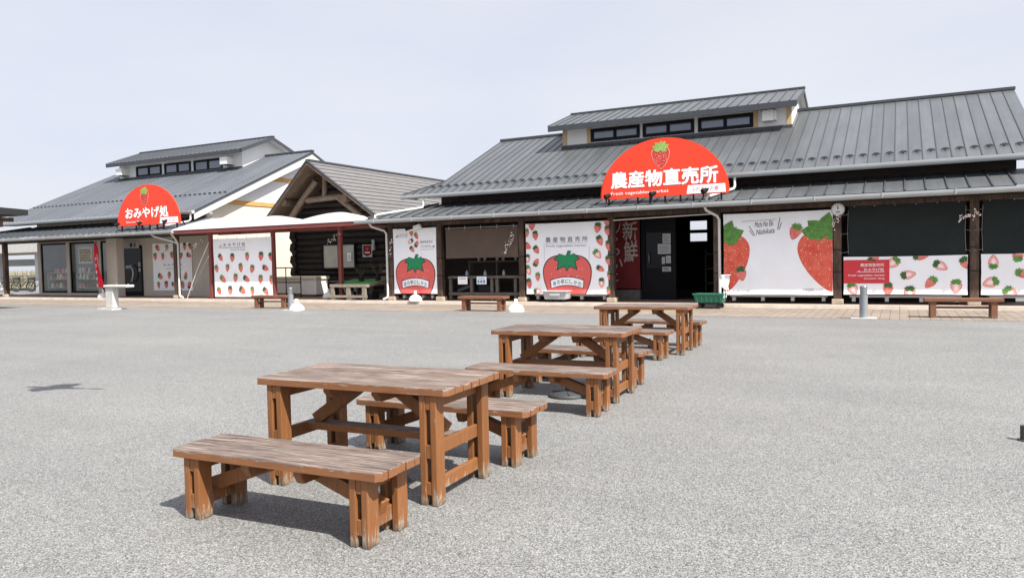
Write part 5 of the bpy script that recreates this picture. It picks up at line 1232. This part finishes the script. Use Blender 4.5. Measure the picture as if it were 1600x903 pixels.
for k in range(6): q.box(cx_-.33+.13*k, cx_-.31+.13*k, cy_-.285, cy_-.262, .2, .4)
q.box(cx_-.44, cx_+.44, cy_-.3, cy_-.27, .39, .43); q.build('tray', MT['green'], o, bevel=.008)
q = MB(); q.box(cx_-.3, cx_+.3, cy_-.2, cy_+.2, .13, .168); q.build('chassis', MT['rubber'], o)
for x in (cx_-.27, cx_+.27):
    for y in (cy_-.2, cy_+.2): q = MB(); q.tube([(x, y-.02, .07), (x, y+.02, .07)], .066, 16); q.build('wheel', MT['rubber'], o)
q = MB(); q.tube([(cx_+.4, cy_-.15, .3), (cx_+.42, cy_-.15, .85), (cx_+.4, cy_, .9), (cx_+.42, cy_+.15, .85), (cx_+.4, cy_+.15, .3)], .016, 8); q.build('handle', MT['plwhite'], o)
o = thing('white_cloth', (cx_+.45, cy_-.16, .7), 'white rag draped over the handle of the green cart', 'cloth'); q = MB(); n = 6; vs = []
for j in range(n+1):
    for i in range(5): vs.append((cx_+.33+.055*i+.03*math.sin(j), cy_-.18-.03*math.sin(i*1.7+j*.8), .93-.055*j-.02*i*(j/n)))
q.add(vs, [(j*5+i, j*5+i+1, (j+1)*5+i+1, (j+1)*5+i) for j in range(n) for i in range(4)], 0, True); q.build('rag', MT['banner'], o)
q = MB(); q.box(cx_+.33, cx_+.56, cy_-.2, cy_+.02, .93, .94); q.build('fold', MT['banner'], o)

# ------------------------------------------------------------------ plaza furniture
def bollard():
    o = thing('bollard', (0, 0, 0), None, None)
    q = MB(); q.tube([(0, 0, 0), (0, 0, .52)], .085, 20); q.build('tube', MT['bollard'], o, local=True)
    q = MB(); q.tube([(0, 0, .52), (0, 0, .7)], .075, 20); q.lathe([(.08, .7), (.082, .715), (.07, .73), (.02, .735)], n=20); q.build('lamp_head', MT['steel'], o, local=True)
    q = MB(); q.box(-.26, .26, -.18, .18, .0, .02); q.build('base_plate', MT['conc'], o, local=True); return o
b0 = bollard()
for i, (x, y, lb) in enumerate(((-.72, 18.55, 'grey steel bollard with pale head, before the low red panel'), (-17.2, 17.95, 'grey steel bollard beside the left brown bench'))):
    o = b0 if i == 0 else copy_tree(b0); o.location = (x, y, .004); tag(o, lb, 'bollard', 'steel bollards along the walkway')
o = thing('marker_stub', (.88, 7.0, 0), 'short dark marker stub cut by the right edge of the photo', 'marker'); q = MB(); q.tube([(.868, 7.0, .006), (.868, 7.0, .12)], .03, 12); q.build('stub', MT['iron'], o); q = MB(); q.tube([(.868, 7.0, 0), (.868, 7.0, .01)], .05, 12); q.build('foot', MT['iron'], o)
o = thing('drinking_fountain', (-24.65, 17.1, 0), 'pale concrete drinking fountain with a wide slab top', 'fountain')
q = MB(); q.box(-24.96, -24.56, 16.97, 17.2, .06, .78); q.build('pedestal', MT['conc'], o, bevel=.02); q = MB(); q.box(-25.0, -23.75, 16.92, 17.25, .78, .87); q.build('slab_top', MT['conc'], o, bevel=.03); q = MB(); q.box(-25.2, -24.4, 16.8, 17.35, .0, .05); q.build('plinth', MT['conc'], o)
q = MB(); q.tube([(-24.5, 17.1, .87), (-24.5, 17.1, .93), (-24.47, 17.06, .95), (-24.43, 17.03, .93)], .014, 8); q.build('spout', MT['steel'], o); q = MB(); q.tube([(-23.95, 17.15, .87), (-23.95, 17.15, .91)], .03, 8); q.build('tap', MT['steel'], o)
# made-up crow, added out of view to cast the loose plaza shadow
s_ = 3.7; bx_, by_ = -9.4+.92*s_, 5.68-.39*s_; bz_ = s_*math.tan(el)
o = thing('added_shadow_crow', (bx_, by_, bz_), 'made-up black crow out of view, added to cast the loose shadow on the plaza', 'shadow caster')
q = MB(); q.tube([(-.3, 0, 0), (-.16, 0, .01), (0, 0, .015), (.14, 0, .03), (.2, 0, .045), (.25, 0, .04), (.29, 0, .03), (.33, 0, .02)], [.015, .05, .07, .055, .04, .045, .025, .004], 10)
q.add([(-.28, .02, 0), (-.28, -.02, 0), (-.46, -.07, 0), (-.47, 0, .0), (-.46, .07, 0)], [(0, 1, 2, 3, 4)]); q.build('body', MT['feather'], o, local=True)
for sg in (-1, 1):
    q = MB(); q.add([(.1, sg*.04, .03), (.16, sg*.2, .05), (.12, sg*.36, .06), (.0, sg*.52, .05), (-.05, sg*.46, .05), (-.04, sg*.36, .05), (-.1, sg*.3, .045), (-.08, sg*.2, .04), (-.12, sg*.1, .03), (-.1, sg*.04, .02)], [tuple(range(10))]); w__ = q.build('wing', MT['feather'], o, local=True)
    sm = w__.modifiers.new('thick', 'SOLIDIFY'); sm.thickness = .012
o.rotation_euler = (R(18), 0, R(195)); o.scale = (1.45, .72, 1.2)

# ------------------------------------------------------------------ left edge: pavilion, cycle shelter, field
o = thing('pavilion', (-31, 13, 0), 'dark timber pavilion of which only the roof corner shows at the left edge', 'pavilion')
q = MB(); q.prismx([(8.6, 3.42), (16.15, 3.42), (16.15, 3.62), (12.3, 3.8), (8.6, 3.62)], -37, -27.9); q.build('roof', MT['black'], o); q = MB()
for k in range(12): q.box(-36.6+.74*k, -36.5+.74*k, 9, 15.9, 3.2, 3.34)
q.box(-36.8, -28.3, 15.3, 15.5, 3.0, 3.2); q.box(-36.8, -28.3, 9.2, 9.4, 3.0, 3.2); q.build('rafters', MT['timber'], o)
for x in (-36.3, -33.2):
    for y in (9.3, 15.0): q = MB(); q.box(x-.1, x+.1, y-.1, y+.1, 0, 3.0); q.build('post', MT['timber'], o)
o = thing('cycle_shelter', (-57, 31.5, 0), 'pale flat roofed cycle shelter seen under the arcade at far left', 'shelter')
q = MB(); q.box(-66, -49.6, 29.6, 34, 2.55, 3.25); q.build('roof', MT['conc'], o, bevel=.05)
for x in (-62, -56, -51.5): q = MB(); q.box(x-.18, x+.18, 30.2, 30.6, 0, 2.55); q.build('post', MT['plgrey'], o)
q = MB(); q.box(-60.5, -55.2, 32.8, 32.9, 1.7, 2.2); q.box(-54.5, -51.8, 32.8, 32.9, 1.95, 2.2); q.build('sign_panel', MT['plgrey'], o)
o = thing('pipe_railing', (-58, 34.5, 0), 'low pale pipe railing behind the bicycles', 'railing'); q = MB()
for z in (.5, .95): q.tube([(-68, 34.5, z), (-48, 34.5, z)], .03, 6)
for k in range(11): q.tube([(-68+2*k, 34.5, 0), (-68+2*k, 34.5, .95)], .03, 6)
q.build('rails', MT['plgrey'], o)
q = MB(); rr = random.Random(8)
for k in range(2600):
    x = rr.uniform(-90, -45); y = rr.uniform(37, 39.5); h_ = rr.uniform(.4, 1.5); a = rr.uniform(0, 3.14); w_ = rr.uniform(.08, .2)
    q.add([(x-w_*math.cos(a), y-w_*math.sin(a), 0), (x+w_*math.cos(a), y+w_*math.sin(a), 0), (x+rr.uniform(-.2, .2), y+rr.uniform(-.2, .2), h_)], [(0, 1, 2)])
tag(q.build('reed_belt', MT['grass']), 'belt of dry reeds behind the cycle shelter', 'reeds', kind='stuff')
def bicycle():
    o = thing('bicycle', (0, 0, 0), None, None)
    for x in (-.52, .52):
        q = MB(); n = 24; q.tube([(x+.31*math.cos(2*math.pi*k/n), 0, .33+.31*math.sin(2*math.pi*k/n)) for k in range(n+1)], .022, 6, caps=False); wh = q.build('wheel', MT['rubber'], o, local=True)
        q = MB()
        for k in range(8): a = k*math.pi/4; q.tube([(x, 0, .33), (x+.3*math.cos(a), 0, .33+.3*math.sin(a))], .004, 4)
        q.build('spokes', MT['steel'], wh, local=True)
    q = MB()
    for a, b in (((-.52, .33), (-.15, .3)), ((-.52, .33), (-.22, .78)), ((-.15, .3), (-.24, .86)), ((-.15, .3), (.38, .78)), ((-.23, .75), (.36, .84)), ((.35, .92), (.52, .33))): q.tube([(a[0], 0, a[1]), (b[0], 0, b[1])], .018, 6)
    q.build('frame', MT['frame'], o, local=True)
    q = MB(); q.blob((-.26, 0, .9), .13, sq=(1, .6, .35)); q.build('saddle', MT['rubber'], o, local=True)
    q = MB(); q.tube([(.2, -.26, 1.0), (.34, -.22, 1.02), (.36, 0, 1.0), (.34, .22, 1.02), (.2, .26, 1.0)], .014, 6); q.tube([(.35, 0, .9), (.36, 0, 1.0)], .014, 6); q.build('handlebar', MT['steel'], o, local=True)
    q = MB(); q.box(.45, .75, -.15, .15, .72, .95); q.build('basket', MT['iron'], o, local=True)
    return o
k0 = bicycle()
for i, (x, y, a, lb) in enumerate(((-53.3, 29.3, .5, 'black bicycle farthest left, half hidden behind the arcade post'), (-51.2, 29.1, .35, 'black bicycle in the middle of the three in the cycle shelter'), (-49.4, 29.0, .3, 'black bicycle nearest the souvenir shop glass'))):
    o = k0 if i == 0 else copy_tree(k0); o.location = (x, y, 0); o.rotation_euler = (0, 0, a); tag(o, lb, 'bicycle', 'bicycles in the cycle shelter')
